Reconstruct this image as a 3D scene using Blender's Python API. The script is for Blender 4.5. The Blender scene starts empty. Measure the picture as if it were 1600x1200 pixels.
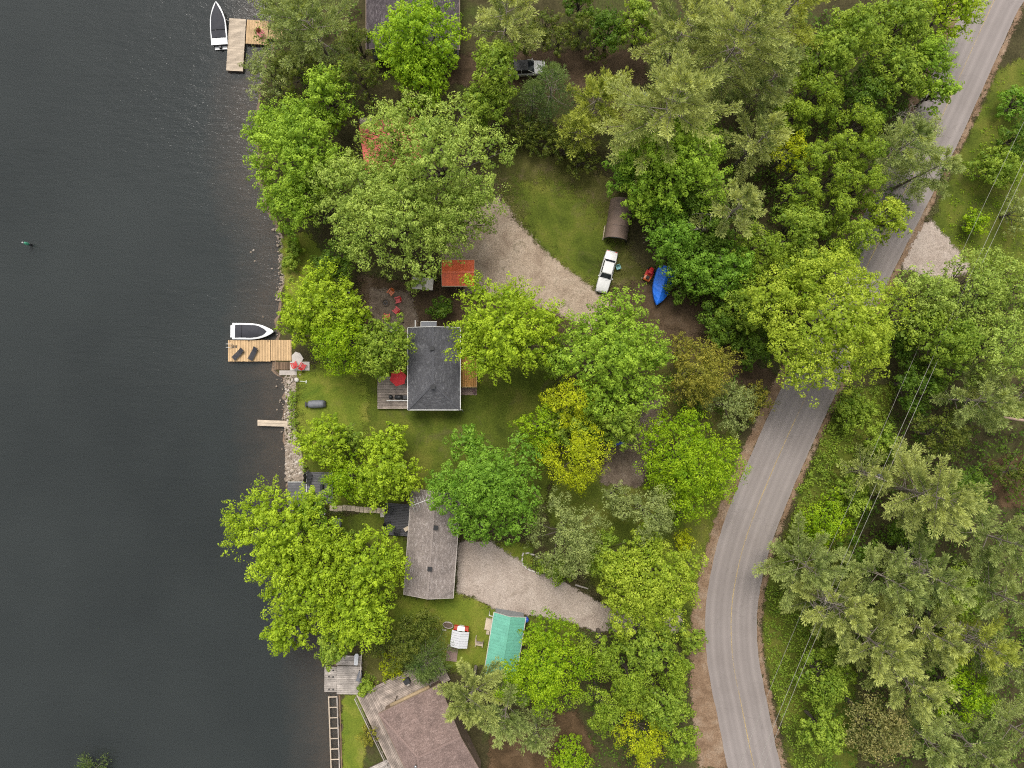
import bpy, math, random
import numpy as np
from mathutils import Vector, Matrix
from mathutils.geometry import tessellate_polygon

# ------------------------------------------------------------------ camera, sky, sun, exposure
scene = bpy.context.scene
HC = 90.0                                   # drone height in metres
cam_d = bpy.data.cameras.new('drone_camera')
cam = bpy.data.objects.new('drone_camera', cam_d)
scene.collection.objects.link(cam)
cam.location = (0, 0, HC)
cam.rotation_euler = (0, 0, 0)
cam_d.sensor_width = 36.0
cam_d.lens = 24.0
cam_d.clip_start = 0.5
cam_d.clip_end = 3000
scene.camera = cam
SUN_AZ = math.radians(-9)                  # from +Y towards -X
SUN_EL = math.radians(60)
world = bpy.data.worlds.new('World')
scene.world = world
world.use_nodes = True
wn = world.node_tree
bgn = wn.nodes['Background']
sky = wn.nodes.new('ShaderNodeTexSky')
sky.sky_type = 'NISHITA'
sky.sun_disc = False
sky.sun_elevation = SUN_EL
sky.sun_rotation = SUN_AZ
sky.air_density = 1.0
sky.dust_density = 3.0
hsv = wn.nodes.new('ShaderNodeHueSaturation')
hsv.inputs['Saturation'].default_value = 0.18
wn.links.new(sky.outputs[0], hsv.inputs['Color'])
wn.links.new(hsv.outputs[0], bgn.inputs['Color'])
bgn.inputs['Strength'].default_value = 0.15
sun_d = bpy.data.lights.new('sun', 'SUN')
sun_d.energy = 1.75
sun_d.angle = math.radians(26)
sun_d.color = (1.0, 0.95, 0.87)
sun = bpy.data.objects.new('sun', sun_d)
scene.collection.objects.link(sun)
sdir = Vector((math.sin(SUN_AZ)*math.cos(SUN_EL), math.cos(SUN_AZ)*math.cos(SUN_EL), math.sin(SUN_EL)))
sun.rotation_euler = sdir.to_track_quat('Z', 'Y').to_euler()
vs = scene.view_settings
scene.display_settings.display_device = 'sRGB'
vs.view_transform = 'Standard'
vs.look = 'None'
vs.gamma = 1.0
vs.use_curve_mapping = False
vs.exposure = 0.98
scene.render.engine = 'CYCLES'
scene.cycles.max_bounces = 6
scene.cycles.diffuse_bounces = 3
scene.cycles.glossy_bounces = 2
scene.cycles.transmission_bounces = 3
scene.cycles.transparent_max_bounces = 8
scene.cycles.use_denoising = False
scene.cycles.filter_width = 1.1

C = scene.collection
rnd = random.Random(7)
RAD = math.radians


def P(px, py, z=0.0):
    """A photograph pixel as a point on the level plane at height z."""
    s = 1.5 * (HC - z) / 1600
    return Vector(((px - 800) * s, (600 - py) * s, z))


# ------------------------------------------------------------------ object helpers
def tag(o, label=None, cat=None, group=None, kind=None):
    if label: o['label'] = label
    if cat: o['category'] = cat
    if group: o['group'] = group
    if kind: o['kind'] = kind
    return o


def thing(name, label, cat, loc=(0, 0, 0), rz=0.0, group=None):
    o = bpy.data.objects.new(name, None)
    o.empty_display_size = 0.3
    C.objects.link(o)
    o.location = loc
    o.rotation_euler = (0, 0, rz)
    return tag(o, label, cat, group)


def link(name, me, parent=None, loc=None, rot=None, kind=None):
    o = bpy.data.objects.new(name, me)
    C.objects.link(o)
    if parent is not None: o.parent = parent
    if loc is not None: o.location = loc
    if rot is not None: o.rotation_euler = rot
    if kind: o['kind'] = kind
    return o


def dup(root, loc, rz, label, group=None):
    """A copy of a thing with copies of its parts and sub-parts."""
    r = root.copy(); C.objects.link(r)
    r.location = loc; r.rotation_euler = (0, 0, rz)
    tag(r, label, None, group)
    for ch in list(root.children):
        c = ch.copy(); C.objects.link(c); c.parent = r
        for g in list(ch.children):
            d = g.copy(); C.objects.link(d); d.parent = c
    return r


class MB:
    """Collects shapes and links them as one mesh object."""
    def __init__(self):
        self.v = []; self.f = []; self.sm = []

    def face(self, pts):
        i = len(self.v)
        self.v += [tuple(p) for p in pts]
        self.f.append(tuple(range(i, i + len(pts)))); self.sm.append(False)

    def box(self, c, s, rz=0.0, rx=0.0, ry=0.0):
        m = Matrix.Rotation(rz, 3, 'Z') @ Matrix.Rotation(ry, 3, 'Y') @ Matrix.Rotation(rx, 3, 'X')
        i = len(self.v); c = Vector(c)
        for dz in (-.5, .5):
            for dx, dy in ((-.5, -.5), (.5, -.5), (.5, .5), (-.5, .5)):
                self.v.append(tuple(c + m @ Vector((dx*s[0], dy*s[1], dz*s[2]))))
        for q in ((3, 2, 1, 0), (4, 5, 6, 7), (0, 1, 5, 4), (1, 2, 6, 5), (2, 3, 7, 6), (3, 0, 4, 7)):
            self.f.append(tuple(i + k for k in q)); self.sm.append(False)
        return self

    def bar(self, a, b, w, h):
        a = Vector(a); b = Vector(b); d = b - a
        L = d.length
        return self.box((a + b) / 2, (L, w, h), rz=math.atan2(d.y, d.x), ry=-math.asin(max(-1, min(1, d.z / L))))

    def prism(self, poly, z0, z1):
        i = len(self.v); n = len(poly)
        a = sum(poly[k][0]*poly[(k+1) % n][1] - poly[(k+1) % n][0]*poly[k][1] for k in range(n))
        if a < 0: poly = poly[::-1]
        self.v += [(p[0], p[1], z0) for p in poly] + [(p[0], p[1], z1) for p in poly]
        self.f.append(tuple(i + n - 1 - k for k in range(n))); self.f.append(tuple(i + n + k for k in range(n)))
        self.sm += [False, False]
        for k in range(n):
            q = (k + 1) % n
            self.f.append((i + k, i + q, i + n + q, i + n + k)); self.sm.append(False)
        return self

    def slab(self, pts, th):
        """A polygon in space thickened downwards."""
        pts = [Vector(p) for p in pts]; n = len(pts); i = len(self.v)
        nn = (pts[1]-pts[0]).cross(pts[2]-pts[0]).normalized()
        if nn.z < 0: pts = pts[::-1]
        self.v += [tuple(p) for p in pts] + [(p.x, p.y, p.z - th) for p in pts]
        self.f.append(tuple(i + k for k in range(n))); self.f.append(tuple(i + 2*n - 1 - k for k in range(n)))
        self.sm += [False, False]
        for k in range(n):
            q = (k + 1) % n
            self.f.append((i + q, i + k, i + n + k, i + n + q)); self.sm.append(False)
        return self

    def tube(self, pts, rads, n=6, cap=True):
        pts = [Vector(p) for p in pts]
        rings = []
        for k, p in enumerate(pts):
            d = (pts[min(k+1, len(pts)-1)] - pts[max(k-1, 0)]).normalized()
            u = d.orthogonal().normalized(); w = d.cross(u)
            r = rads[k] if hasattr(rads, '__len__') else rads
            i = len(self.v); rings.append(i)
            for j in range(n):
                a = 2*math.pi*j/n
                self.v.append(tuple(p + u*(math.cos(a)*r) + w*(math.sin(a)*r)))
        for k in range(len(pts)-1):
            for j in range(n):
                q = (j+1) % n
                self.f.append((rings[k]+j, rings[k]+q, rings[k+1]+q, rings[k+1]+j)); self.sm.append(True)
        if cap:
            self.f.append(tuple(rings[0]+n-1-j for j in range(n))); self.sm.append(False)
            self.f.append(tuple(rings[-1]+j for j in range(n))); self.sm.append(False)
        return self

    def lathe(self, prof, n=12, c=(0, 0, 0)):
        rings = []
        for r, z in prof:
            i = len(self.v); rings.append(i)
            for j in range(n):
                a = 2*math.pi*j/n
                self.v.append((c[0]+r*math.cos(a), c[1]+r*math.sin(a), c[2]+z))
        for k in range(len(prof)-1):
            for j in range(n):
                q = (j+1) % n
                self.f.append((rings[k]+j, rings[k]+q, rings[k+1]+q, rings[k+1]+j)); self.sm.append(True)
        self.f.append(tuple(rings[0]+n-1-j for j in range(n))); self.sm.append(False)
        self.f.append(tuple(rings[-1]+j for j in range(n))); self.sm.append(False)
        return self

    def wheel(self, c, r, w, n=14, axis='y'):
        a, b = (Vector(c), Vector(c))
        d = Vector((0, w/2, 0)) if axis == 'y' else Vector((w/2, 0, 0))
        return self.tube([a-d, a-d*.6, b+d*.6, b+d], [r*.88, r, r, r*.88], n)

    def loft(self, rings, close=True, caps=True, smooth=True):
        idx = []
        for r in rings:
            idx.append(len(self.v)); self.v += [tuple(p) for p in r]
        n = len(rings[0])
        for k in range(len(rings)-1):
            for j in range(n if close else n-1):
                q = (j+1) % n
                self.f.append((idx[k]+j, idx[k]+q, idx[k+1]+q, idx[k+1]+j)); self.sm.append(smooth)
        if caps and close:
            self.f.append(tuple(idx[0]+n-1-j for j in range(n))); self.sm.append(False)
            self.f.append(tuple(idx[-1]+j for j in range(n))); self.sm.append(False)
        return self

    def mesh(self, name, mat):
        me = bpy.data.meshes.new(name)
        me.from_pydata(self.v, [], self.f)
        me.polygons.foreach_set('use_smooth', self.sm)
        me.update()
        if mat: me.materials.append(mat)
        return me

    def build(self, name, mat, parent=None, loc=None, rot=None, kind=None, bevel=0.0):
        o = link(name, self.mesh(name, mat), parent, loc, rot, kind)
        if bevel:
            b = o.modifiers.new('bevel', 'BEVEL'); b.width = bevel; b.segments = 2; b.limit_method = 'ANGLE'
        return o


def quad_mesh(name, V, F, mat, tint=None, smooth=False):
    """Fast mesh from numpy: V (n,3), F (m,4)."""
    me = bpy.data.meshes.new(name)
    V = np.ascontiguousarray(V, dtype=np.float32); F = np.ascontiguousarray(F, dtype=np.int32)
    m, k = F.shape
    me.vertices.add(len(V)); me.vertices.foreach_set('co', V.ravel())
    me.loops.add(m*k); me.loops.foreach_set('vertex_index', F.ravel())
    me.polygons.add(m); me.polygons.foreach_set('loop_start', np.arange(0, m*k, k, dtype=np.int32))
    if smooth: me.polygons.foreach_set('use_smooth', np.ones(m, dtype=bool))
    me.update(calc_edges=True)
    if tint is not None:
        at = me.attributes.new('tint', 'FLOAT', 'FACE')
        at.data.foreach_set('value', np.ascontiguousarray(tint, dtype=np.float32))
    me.materials.append(mat)
    return me


# ------------------------------------------------------------------ materials
ALB = 0.67                                  # reflectance level of everything but foliage


def alb(c, k=ALB):
    return tuple(x*k for x in c)


def nt(name):
    m = bpy.data.materials.new(name); m.use_nodes = True
    t = m.node_tree
    return m, t, t.nodes['Principled BSDF'], t.nodes['Material Output']


def noise(t, scale, detail=4.0, rough=0.6, vec=None, dist=0.0):
    n = t.nodes.new('ShaderNodeTexNoise')
    n.inputs['Scale'].default_value = scale
    n.inputs['Detail'].default_value = detail
    n.inputs['Roughness'].default_value = rough
    n.inputs['Distortion'].default_value = dist
    if vec is not None: t.links.new(vec, n.inputs['Vector'])
    return n.outputs['Fac']


def ramp(t, fac, stops):
    r = t.nodes.new('ShaderNodeValToRGB')
    e = r.color_ramp.elements
    while len(e) < len(stops): e.new(0.5)
    for i, (p, c) in enumerate(stops):
        e[i].position = p
        e[i].color = (c, c, c, 1) if isinstance(c, (int, float)) else (*c, 1)
    t.links.new(fac, r.inputs['Fac'])
    return r.outputs['Color']


def mix(t, fac, a, b, mode='MIX'):
    n = t.nodes.new('ShaderNodeMix'); n.data_type = 'RGBA'; n.blend_type = mode
    ins = [n.inputs[0], n.inputs[6], n.inputs[7]]
    for s, x in zip(ins, (fac, a, b)):
        if hasattr(x, 'links'): t.links.new(x, s)
        elif isinstance(x, (int, float)): s.default_value = x if s is ins[0] else (x, x, x, 1)
        else: s.default_value = (*x, 1)
    return n.outputs[2]


def mth(t, op, a, b=0.0, c=None):
    n = t.nodes.new('ShaderNodeMath'); n.operation = op
    for i, x in enumerate((a, b) if c is None else (a, b, c)):
        if hasattr(x, 'links'): t.links.new(x, n.inputs[i])
        else: n.inputs[i].default_value = x
    return n.outputs[0]


def bump(t, bsdf, h, strength=0.4, dist=0.05):
    b = t.nodes.new('ShaderNodeBump')
    b.inputs['Strength'].default_value = strength
    b.inputs['Distance'].default_value = dist
    t.links.new(h, b.inputs['Height'])
    t.links.new(b.outputs[0], bsdf.inputs['Normal'])


def pos(t):
    return t.nodes.new('ShaderNodeNewGeometry').outputs['Position']


def objc(t):
    return t.nodes.new('ShaderNodeTexCoord').outputs['Object']


def attr(t, name):
    a = t.nodes.new('ShaderNodeAttribute'); a.attribute_name = name
    return a.outputs['Fac']


def M_plain(name, c, rough=0.6, var=0.15, scale=3.0, metal=0.0, spec=0.4, bmp=0.0, coat=0.0):
    """A painted, plastic or mineral surface with slight uneven wear."""
    m, t, b, o = nt(name)
    n = noise(t, scale, 5, 0.65, objc(t))
    c = alb(c, ALB if max(c) < 0.6 else 0.66)
    dark = tuple(x*(1-var) for x in c); lite = tuple(min(1, x*(1+var)) for x in c)
    t.links.new(ramp(t, n, [(0.3, dark), (0.7, lite)]), b.inputs['Base Color'])
    t.links.new(ramp(t, n, [(0.3, rough*0.85), (0.7, min(1, rough*1.15))]), b.inputs['Roughness'])
    b.inputs['Metallic'].default_value = metal
    b.inputs['Specular IOR Level'].default_value = spec
    if coat: b.inputs['Coat Weight'].default_value = coat
    if bmp: bump(t, b, noise(t, scale*6, 4, 0.6, objc(t)), bmp, 0.03)
    return m


def M_wood(name, c, var=0.3, stain=0.35, rough=0.75):
    """Boards: every board its own tone, grain and weather stains."""
    c = alb(c)
    m, t, b, o = nt(name)
    oi = t.nodes.new('ShaderNodeObjectInfo')
    mp = t.nodes.new('ShaderNodeMapping'); mp.inputs['Scale'].default_value = (1.0, 14.0, 4.0)
    t.links.new(objc(t), mp.inputs['Vector'])
    off = t.nodes.new('ShaderNodeVectorMath'); off.operation = 'ADD'
    cb = t.nodes.new('ShaderNodeCombineXYZ')
    t.links.new(mth(t, 'MULTIPLY', oi.outputs['Random'], 57.0), cb.inputs[0])
    t.links.new(mp.outputs[0], off.inputs[0]); t.links.new(cb.outputs[0], off.inputs[1])
    g = noise(t, 1.6, 5, 0.7, off.outputs[0])
    base = ramp(t, oi.outputs['Random'], [(0, tuple(x*(1-var) for x in c)), (0.55, c), (1, tuple(min(1, x*(1+var*.8)) for x in c))])
    gr = mix(t, 0.55, base, ramp(t, g, [(0.32, 0.45), (0.62, 1.0)]), 'MULTIPLY')
    st = ramp(t, noise(t, 0.9, 5, 0.7, pos(t)), [(0.42, 1 - stain), (0.62, 1.0)])
    t.links.new(mix(t, 1.0, gr, st, 'MULTIPLY'), b.inputs['Base Color'])
    b.inputs['Roughness'].default_value = rough
    b.inputs['Specular IOR Level'].default_value = 0.25
    bump(t, b, g, 0.3, 0.01)
    return m


def M_shingle(name, c, spec_c, var=0.45):
    c = alb(c); spec_c = alb(spec_c)
    m, t, b, o = nt(name)
    ti = attr(t, 'tint')
    base = ramp(t, ti, [(0.0, tuple(x*(1-var) for x in c)), (0.6, c), (1.0, spec_c)])
    gran = ramp(t, noise(t, 9, 6, 0.95, objc(t)), [(0.40, 0.5), (0.60, 1.5)])
    streak = ramp(t, noise(t, 0.5, 4, 0.6, objc(t)), [(0.3, 0.74), (0.5, 0.98), (0.7, 1.12)])
    t.links.new(mix(t, 1.0, mix(t, 1.0, base, gran, 'MULTIPLY'), streak, 'MULTIPLY'), b.inputs['Base Color'])
    b.inputs['Roughness'].default_value = 0.9
    b.inputs['Specular IOR Level'].default_value = 0.2
    bump(t, b, noise(t, 30, 3, 0.7, objc(t)), 0.4, 0.01)
    return m


def M_leaf(name, c0, c1, trans=0.46, rough=0.5):
    """Foliage: each leaf has its own green between an older and a young tone."""
    c0 = (c0[0]*1.18, c0[1]*1.10, c0[2]*1.12); c1 = (c1[0]*1.18, c1[1]*1.10, c1[2]*1.12)
    m, t, b, o = nt(name)
    ti = attr(t, 'tint')
    col = ramp(t, ti, [(0.0, c0), (0.5, tuple((x+y)*.5 for x, y in zip(c0, c1))), (1.0, c1)])
    t.links.new(col, b.inputs['Base Color'])
    b.inputs['Roughness'].default_value = rough
    b.inputs['Specular IOR Level'].default_value = 0.16
    tr = t.nodes.new('ShaderNodeBsdfTranslucent')
    t.links.new(mix(t, 1.0, col, (1.25, 1.15, 0.55), 'MULTIPLY'), tr.inputs['Color'])
    mx = t.nodes.new('ShaderNodeMixShader'); mx.inputs[0].default_value = trans
    t.links.new(b.outputs[0], mx.inputs[1]); t.links.new(tr.outputs[0], mx.inputs[2])
    t.links.new(mx.outputs[0], o.inputs['Surface'])
    return m


def M_ground(name, stops, scale=0.35, fine=5.0, fine_amt=0.45, bmp=0.5, feather=True, edge=0.9, spots=None):
    """Ground cover: broad patches times fine grain; the border is broken up by noise along the sheet's distance-to-edge attribute."""
    m, t, b, o = nt(name)
    p = pos(t)
    a = noise(t, scale, 6, 0.62, p, 0.4)
    col = ramp(t, a, [(q, alb(cc)) for q, cc in stops])
    if spots:
        sc, lo, hi, amt, cc = spots
        sp = mth(t, 'ADD', mth(t, 'MULTIPLY', noise(t, sc, 6, 0.68, p, 0.8), 0.8), mth(t, 'MULTIPLY', noise(t, sc*9, 4, 0.7, p), 0.2))
        col = mix(t, mth(t, 'MULTIPLY', ramp(t, sp, [(lo, 0.0), (hi, 1.0)]), amt), col, alb(cc))
    f1 = noise(t, fine, 6, 0.75, p)
    f = ramp(t, f1, [(0.3, 1 - fine_amt), (0.7, 1 + fine_amt)])
    t.links.new(mix(t, 1.0, col, f, 'MULTIPLY'), b.inputs['Base Color'])
    b.inputs['Roughness'].default_value = 0.95
    b.inputs['Specular IOR Level'].default_value = 0.1
    bump(t, b, f1, bmp, 0.08)
    if feather:
        w = attr(t, 'w')
        nz = noise(t, 0.9, 6, 0.7, p)
        x = mth(t, 'ADD', w, mth(t, 'MULTIPLY', mth(t, 'SUBTRACT', nz, 0.5), 3.2*edge))
        x = mth(t, 'ADD', x, mth(t, 'MULTIPLY', mth(t, 'SUBTRACT', noise(t, 7, 3, 0.7, p), 0.5), 1.6*edge))
        al = ramp(t, mth(t, 'ADD', mth(t, 'MULTIPLY', x, 0.5), 0.5), [(0.38, 0.0), (0.62, 1.0)])
        t.links.new(al, b.inputs['Alpha'])
    return m
# ------------------------------------------------------------------ the setting
SHORE = [(452, -900), (445, -300), (438, -60), (428, 20), (432, 60), (418, 100), (408, 140), (405, 180), (404, 230), (408, 280), (420, 320),
         (434, 352), (443, 372), (444, 400), (447, 430), (440, 462), (436, 500), (437, 530), (430, 566), (428, 578), (446, 590), (449, 610), (448, 640),
         (447, 660), (449, 690), (450, 720), (449, 752), (455, 790), (470, 840), (488, 890), (508, 940), (522, 985), (528, 1020), (530, 1060),
         (531, 1100), (534, 1150), (535, 1210), (540, 1400), (560, 2000)]


def jitter_line(pts, step=0.7, amp=0.22, seed=3):
    r = random.Random(seed); out = []
    for (a, b) in zip(pts[:-1], pts[1:]):
        a = P(*a).xy; b = P(*b).xy
        n = max(1, min(60, int((b-a).length/step)))
        for k in range(n):
            q = a.lerp(b, k/n)
            out.append((q.x + r.uniform(-amp, amp), q.y + r.uniform(-amp, amp)))
    out.append(tuple(P(*pts[-1]).xy))
    return out


shore = jitter_line(SHORE)
m_soil = M_ground('forest_soil', [(0.3, (.035, .032, .013)), (0.5, (.068, .058, .026)), (0.7, (.065, .085, .018))], 0.25, 4.0, 0.5, 0.7, feather=False)
m_bed, t, b, o = nt('lake_bed_shaded_mud')
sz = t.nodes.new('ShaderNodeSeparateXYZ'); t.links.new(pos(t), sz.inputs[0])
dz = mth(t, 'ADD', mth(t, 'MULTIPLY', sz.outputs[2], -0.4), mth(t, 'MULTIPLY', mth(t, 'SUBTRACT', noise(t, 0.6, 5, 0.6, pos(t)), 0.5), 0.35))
mud_depth_shade = ramp(t, dz, [(0.0, (.17, .125, .09)), (0.2, (.13, .09, .062)), (0.42, (.07, .05, .036)), (0.8, (.016, .016, .014))])  # silt tone darkening with depth, standing in for light the water absorbs
t.links.new(mix(t, 1.0, mud_depth_shade, ramp(t, noise(t, 4, 5, .7, pos(t)), [(.3, .5), (.7, 1.4)]), 'MULTIPLY'), b.inputs['Base Color'])
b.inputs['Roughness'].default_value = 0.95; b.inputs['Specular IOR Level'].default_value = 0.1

# land: one sheet out to the horizon, with the bank falling below the water
ring = [(x, y, 0.0) for x, y in shore] + [(900, -700, 0.0), (900, 700, 0.0)]
gm = bpy.data.meshes.new('ground')
tri = tessellate_polygon([[Vector(p) for p in ring]])
gm.from_pydata(ring, [], [tuple(t) for t in tri]); gm.update()
if gm.polygons[0].normal.z < 0: gm.flip_normals()
gm.materials.append(m_soil)
tag(link('ground', gm), kind='structure')

bv = []; bf = []; prof = [(0.0, -0.002), (0.35, -0.35), (1.0, -0.5), (2.6, -0.66), (5.0, -1.15), (9.0, -2.1), (700.0, -4.0)]
for i, (x, y) in enumerate(shore):
    a = Vector(shore[max(i-3, 0)]); b = Vector(shore[min(i+3, len(shore)-1)])
    d = (b-a).normalized(); n = Vector((d.y, -d.x))
    n = n if n.x < 0 else -n
    n = (n*0.5 + Vector((-0.5, 0))).normalized()
    for dd, z in prof:
        w = dd if dd < 600 else dd
        q = Vector((x, y)) + (n*w if dd < 20 else Vector((-w, 0)))
        bv.append((q.x, q.y, z + (rnd.uniform(-.05, .05) if 0.3 < dd < 20 else 0)))
k = len(prof)
for i in range(len(shore)-1):
    for j in range(k-1):
        bf.append((i*k+j, i*k+j+1, (i+1)*k+j+1, (i+1)*k+j))
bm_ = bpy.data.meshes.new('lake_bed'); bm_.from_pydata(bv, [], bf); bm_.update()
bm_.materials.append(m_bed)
tag(link('lake_bed', bm_), kind='structure')

# water: murky, half clear in the shallows, with small wind ripples
m_water, t, b, o = nt('murky_water')
p_ = pos(t)
mp = t.nodes.new('ShaderNodeMapping'); mp.inputs['Scale'].default_value = (0.7, 2.0, 1.0); mp.inputs['Rotation'].default_value = (0, 0, RAD(12))
t.links.new(p_, mp.inputs['Vector'])
r1 = noise(t, 1.6, 3, 0.55, mp.outputs[0], 0.6); r2 = noise(t, 0.6, 2, 0.5, mp.outputs[0]); r3 = noise(t, 0.05, 3, 0.5, p_)
calm = ramp(t, r3, [(0.35, 0.30), (0.65, 1.0)])
hgt = mth(t, 'MULTIPLY', mth(t, 'ADD', mth(t, 'MULTIPLY', r1, 0.35), mth(t, 'MULTIPLY', r2, 0.6)), calm)
t.links.new(ramp(t, noise(t, 0.03, 4, 0.55, p_), [(0.32, (.026, .032, .033)), (0.68, (.042, .050, .050))]), b.inputs['Base Color'])
b.inputs['Roughness'].default_value = 0.12
b.inputs['IOR'].default_value = 1.333
bump(t, b, hgt, 1.0, 0.12)
tr = t.nodes.new('ShaderNodeBsdfTransparent'); tr.inputs['Color'].default_value = (.85, .80, .74, 1)
mx = t.nodes.new('ShaderNodeMixShader'); mx.inputs[0].default_value = 0.50
t.links.new(tr.outputs[0], mx.inputs[1]); t.links.new(b.outputs[0], mx.inputs[2]); t.links.new(mx.outputs[0], o.inputs['Surface'])
WZ = -0.38
wb = MB(); wb.face([(-700, -700, WZ), (8, -700, WZ), (8, 700, WZ), (-700, 700, WZ)])
# keep the water sheet under the land only as far as the bank
tag(wb.build('water', m_water), kind='structure')


def sdf_grid(poly, X, Y):
    """Signed distance (positive inside) of grid points to a polygon."""
    d2 = np.full(X.shape, 1e9); ins = np.zeros(X.shape, dtype=bool)
    n = len(poly)
    for i in range(n):
        ax, ay = poly[i]; bx, by = poly[(i+1) % n]
        ex, ey = bx-ax, by-ay; L = ex*ex+ey*ey + 1e-9
        u = np.clip(((X-ax)*ex+(Y-ay)*ey)/L, 0, 1)
        d2 = np.minimum(d2, (X-ax-u*ex)**2+(Y-ay-u*ey)**2)
        c = ((ay > Y) != (by > Y)) & (X < (bx-ax)*(Y-ay)/(by-ay+1e-12)+ax)
        ins ^= c
    return np.where(ins, 1, -1)*np.sqrt(d2)


sheet_count = 0


def sheet(name, px_poly, z, mat, cell=0.7, margin=1.6, kind='structure', feather=1.0):
    global sheet_count
    sheet_count += 1
    z += sheet_count*.00018                      # no two sheets lie in one plane
    poly = [tuple(P(*q).xy) for q in px_poly]
    xs = [q[0] for q in poly]; ys = [q[1] for q in poly]
    gx = np.arange(min(xs)-margin, max(xs)+margin+cell, cell); gy = np.arange(min(ys)-margin, max(ys)+margin+cell, cell)
    X, Y = np.meshgrid(gx, gy, indexing='ij')
    S = sdf_grid(poly, X, Y)
    idx = np.arange(X.size).reshape(X.shape)
    F = np.stack([idx[:-1, :-1], idx[1:, :-1], idx[1:, 1:], idx[:-1, 1:]], -1).reshape(-1, 4)
    keep = (S.ravel()[F] > -margin).any(1)
    F = F[keep]
    used, inv = np.unique(F, return_inverse=True)
    V = np.stack([X.ravel()[used], Y.ravel()[used], np.full(len(used), z)], -1)
    me = quad_mesh(name, V, inv.reshape(F.shape), mat)
    at = me.attributes.new('w', 'FLOAT', 'POINT')
    at.data.foreach_set('value', np.clip(S.ravel()[used]/feather, -2, 3).astype(np.float32))
    o = link(name, me)
    return tag(o, kind=kind)


G1, G2, G3 = (.045, .062, .009), (.085, .098, .014), (.135, .125, .03)
m_lawn = M_ground('lawn_grass', [(0.3, G1), (0.48, (.092, .118, .015)), (0.72, (.165, .165, .03))], 0.22, 5.0, 0.4, 0.6, spots=(0.35, .54, .68, .55, (.13, .105, .05)))
m_lush_lit = M_ground('lush_and_lit_lawn_grass', [(0.3, (.095, .140, .016)), (0.5, (.150, .185, .022)), (0.72, (.25, .235, .045))], 0.3, 5.0, 0.35, 0.6, spots=(0.3, .55, .72, .5, (.19, .165, .06)))
m_dry = M_ground('dry_lawn_grass', [(0.3, (.05, .05, .014)), (0.45, (.07, .072, .016)), (0.6, (.125, .118, .034)), (0.75, (.12, .098, .042))], 0.2, 5.0, 0.42, 0.6, spots=(0.5, .52, .66, .6, (.15, .11, .065)))
m_gravel = M_ground('gravel', [(0.3, (.27, .20, .145)), (0.5, (.38, .295, .22)), (0.72, (.48, .385, .30))], 0.45, 6.0, 0.42, 0.8, spots=(0.45, .53, .66, .7, (.15, .12, .07)))
m_gravel2 = M_ground('pale_gravel', [(0.3, (.34, .27, .225)), (0.5, (.42, .345, .29)), (0.72, (.50, .42, .36))], 0.4, 6.0, 0.38, 0.8, spots=(0.5, .54, .68, .6, (.22, .175, .13)))
m_dirt = M_ground('bare_earth', [(0.3, (.05, .035, .02)), (0.55, (.09, .06, .036)), (0.75, (.13, .095, .065))], 0.45, 5.0, 0.45, 0.7)
m_patio = M_ground('fire_pit_gravel', [(0.3, (.11, .08, .06)), (0.55, (.19, .145, .11)), (0.75, (.25, .20, .16))], 0.7, 6.0, 0.45, 0.8)
m_should = M_ground('roadside_gravel', [(0.3, (.16, .10, .06)), (0.5, (.25, .165, .105)), (0.72, (.33, .25, .18))], 0.5, 6.0, 0.42, 0.8, edge=1.1)
m_mulch = M_ground('brown_needle_litter', [(0.3, (.055, .036, .018)), (0.55, (.115, .072, .038)), (0.75, (.16, .105, .06))], 0.4, 5.0, 0.4, 0.6)

sheet('lawn', [(470, 575), (560, 560), (650, 565), (760, 570), (860, 560), (880, 690), (850, 790), (640, 775), (600, 800), (500, 790), (470, 700), (462, 640)], 0.006, m_lawn)
sheet('lawn', [(462, 580), (545, 570), (575, 610), (570, 690), (500, 720), (468, 690)], 0.012, m_lush_lit, feather=2.5)  # lighter grass tone laid over the lawn to paint its lit band
sheet('lawn', [(440, 370), (480, 360), (520, 420), (520, 470), (445, 470)], 0.006, m_lush_lit)
sheet('lawn', [(515, 806), (605, 800), (640, 850), (640, 930), (560, 960), (520, 880)], 0.006, m_lawn)
sheet('lawn', [(600, 935), (720, 925), (790, 955), (770, 1040), (690, 1050), (610, 1010)], 0.006, m_lush_lit, feather=1.6)
sheet('lawn', [(760, 850), (835, 850), (830, 890), (800, 880)], 0.006, m_lush_lit)
sheet('lawn', [(812, 962), (900, 962), (905, 1020), (840, 1020)], 0.006, m_lawn)
sheet('lawn', [(880, 690), (1000, 760), (1150, 660), (1165, 780), (1105, 900), (1085, 1010), (960, 960), (850, 800)], 0.006, m_lawn)  # sheet added to lift the dark ground beneath the trees
sheet('lawn', [(1010, 540), (1120, 520), (1160, 600), (1130, 690), (1030, 700)], 0.012, m_dry)
sheet('lawn', [(534, 1088), (566, 1084), (572, 1130), (566, 1240), (536, 1240)], 0.006, m_lush_lit, feather=0.6)
sheet('lawn', [(566, 1020), (620, 1010), (640, 1070), (570, 1085)], 0.006, m_dry)
sheet('lawn', [(775, 225), (880, 245), (965, 285), (985, 400), (1010, 420), (1000, 500), (900, 480), (840, 410), (780, 310)], 0.006, m_dry, feather=1.5)
sheet('lawn', [(800, 290), (860, 280), (960, 340), (950, 460), (890, 440), (830, 380)], 0.012, m_lawn, feather=4.0)
sheet('dirt_yard', [(560, 430), (640, 440), (760, 440), (880, 470), (1000, 440), (1090, 430), (1110, 520), (1010, 540), (860, 520), (640, 520), (570, 500)], 0.018, m_dirt, feather=1.5)
sheet('dirt_yard', [(700, 85), (1010, 75), (1010, 130), (860, 150), (700, 130)], 0.006, m_dirt)
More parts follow.
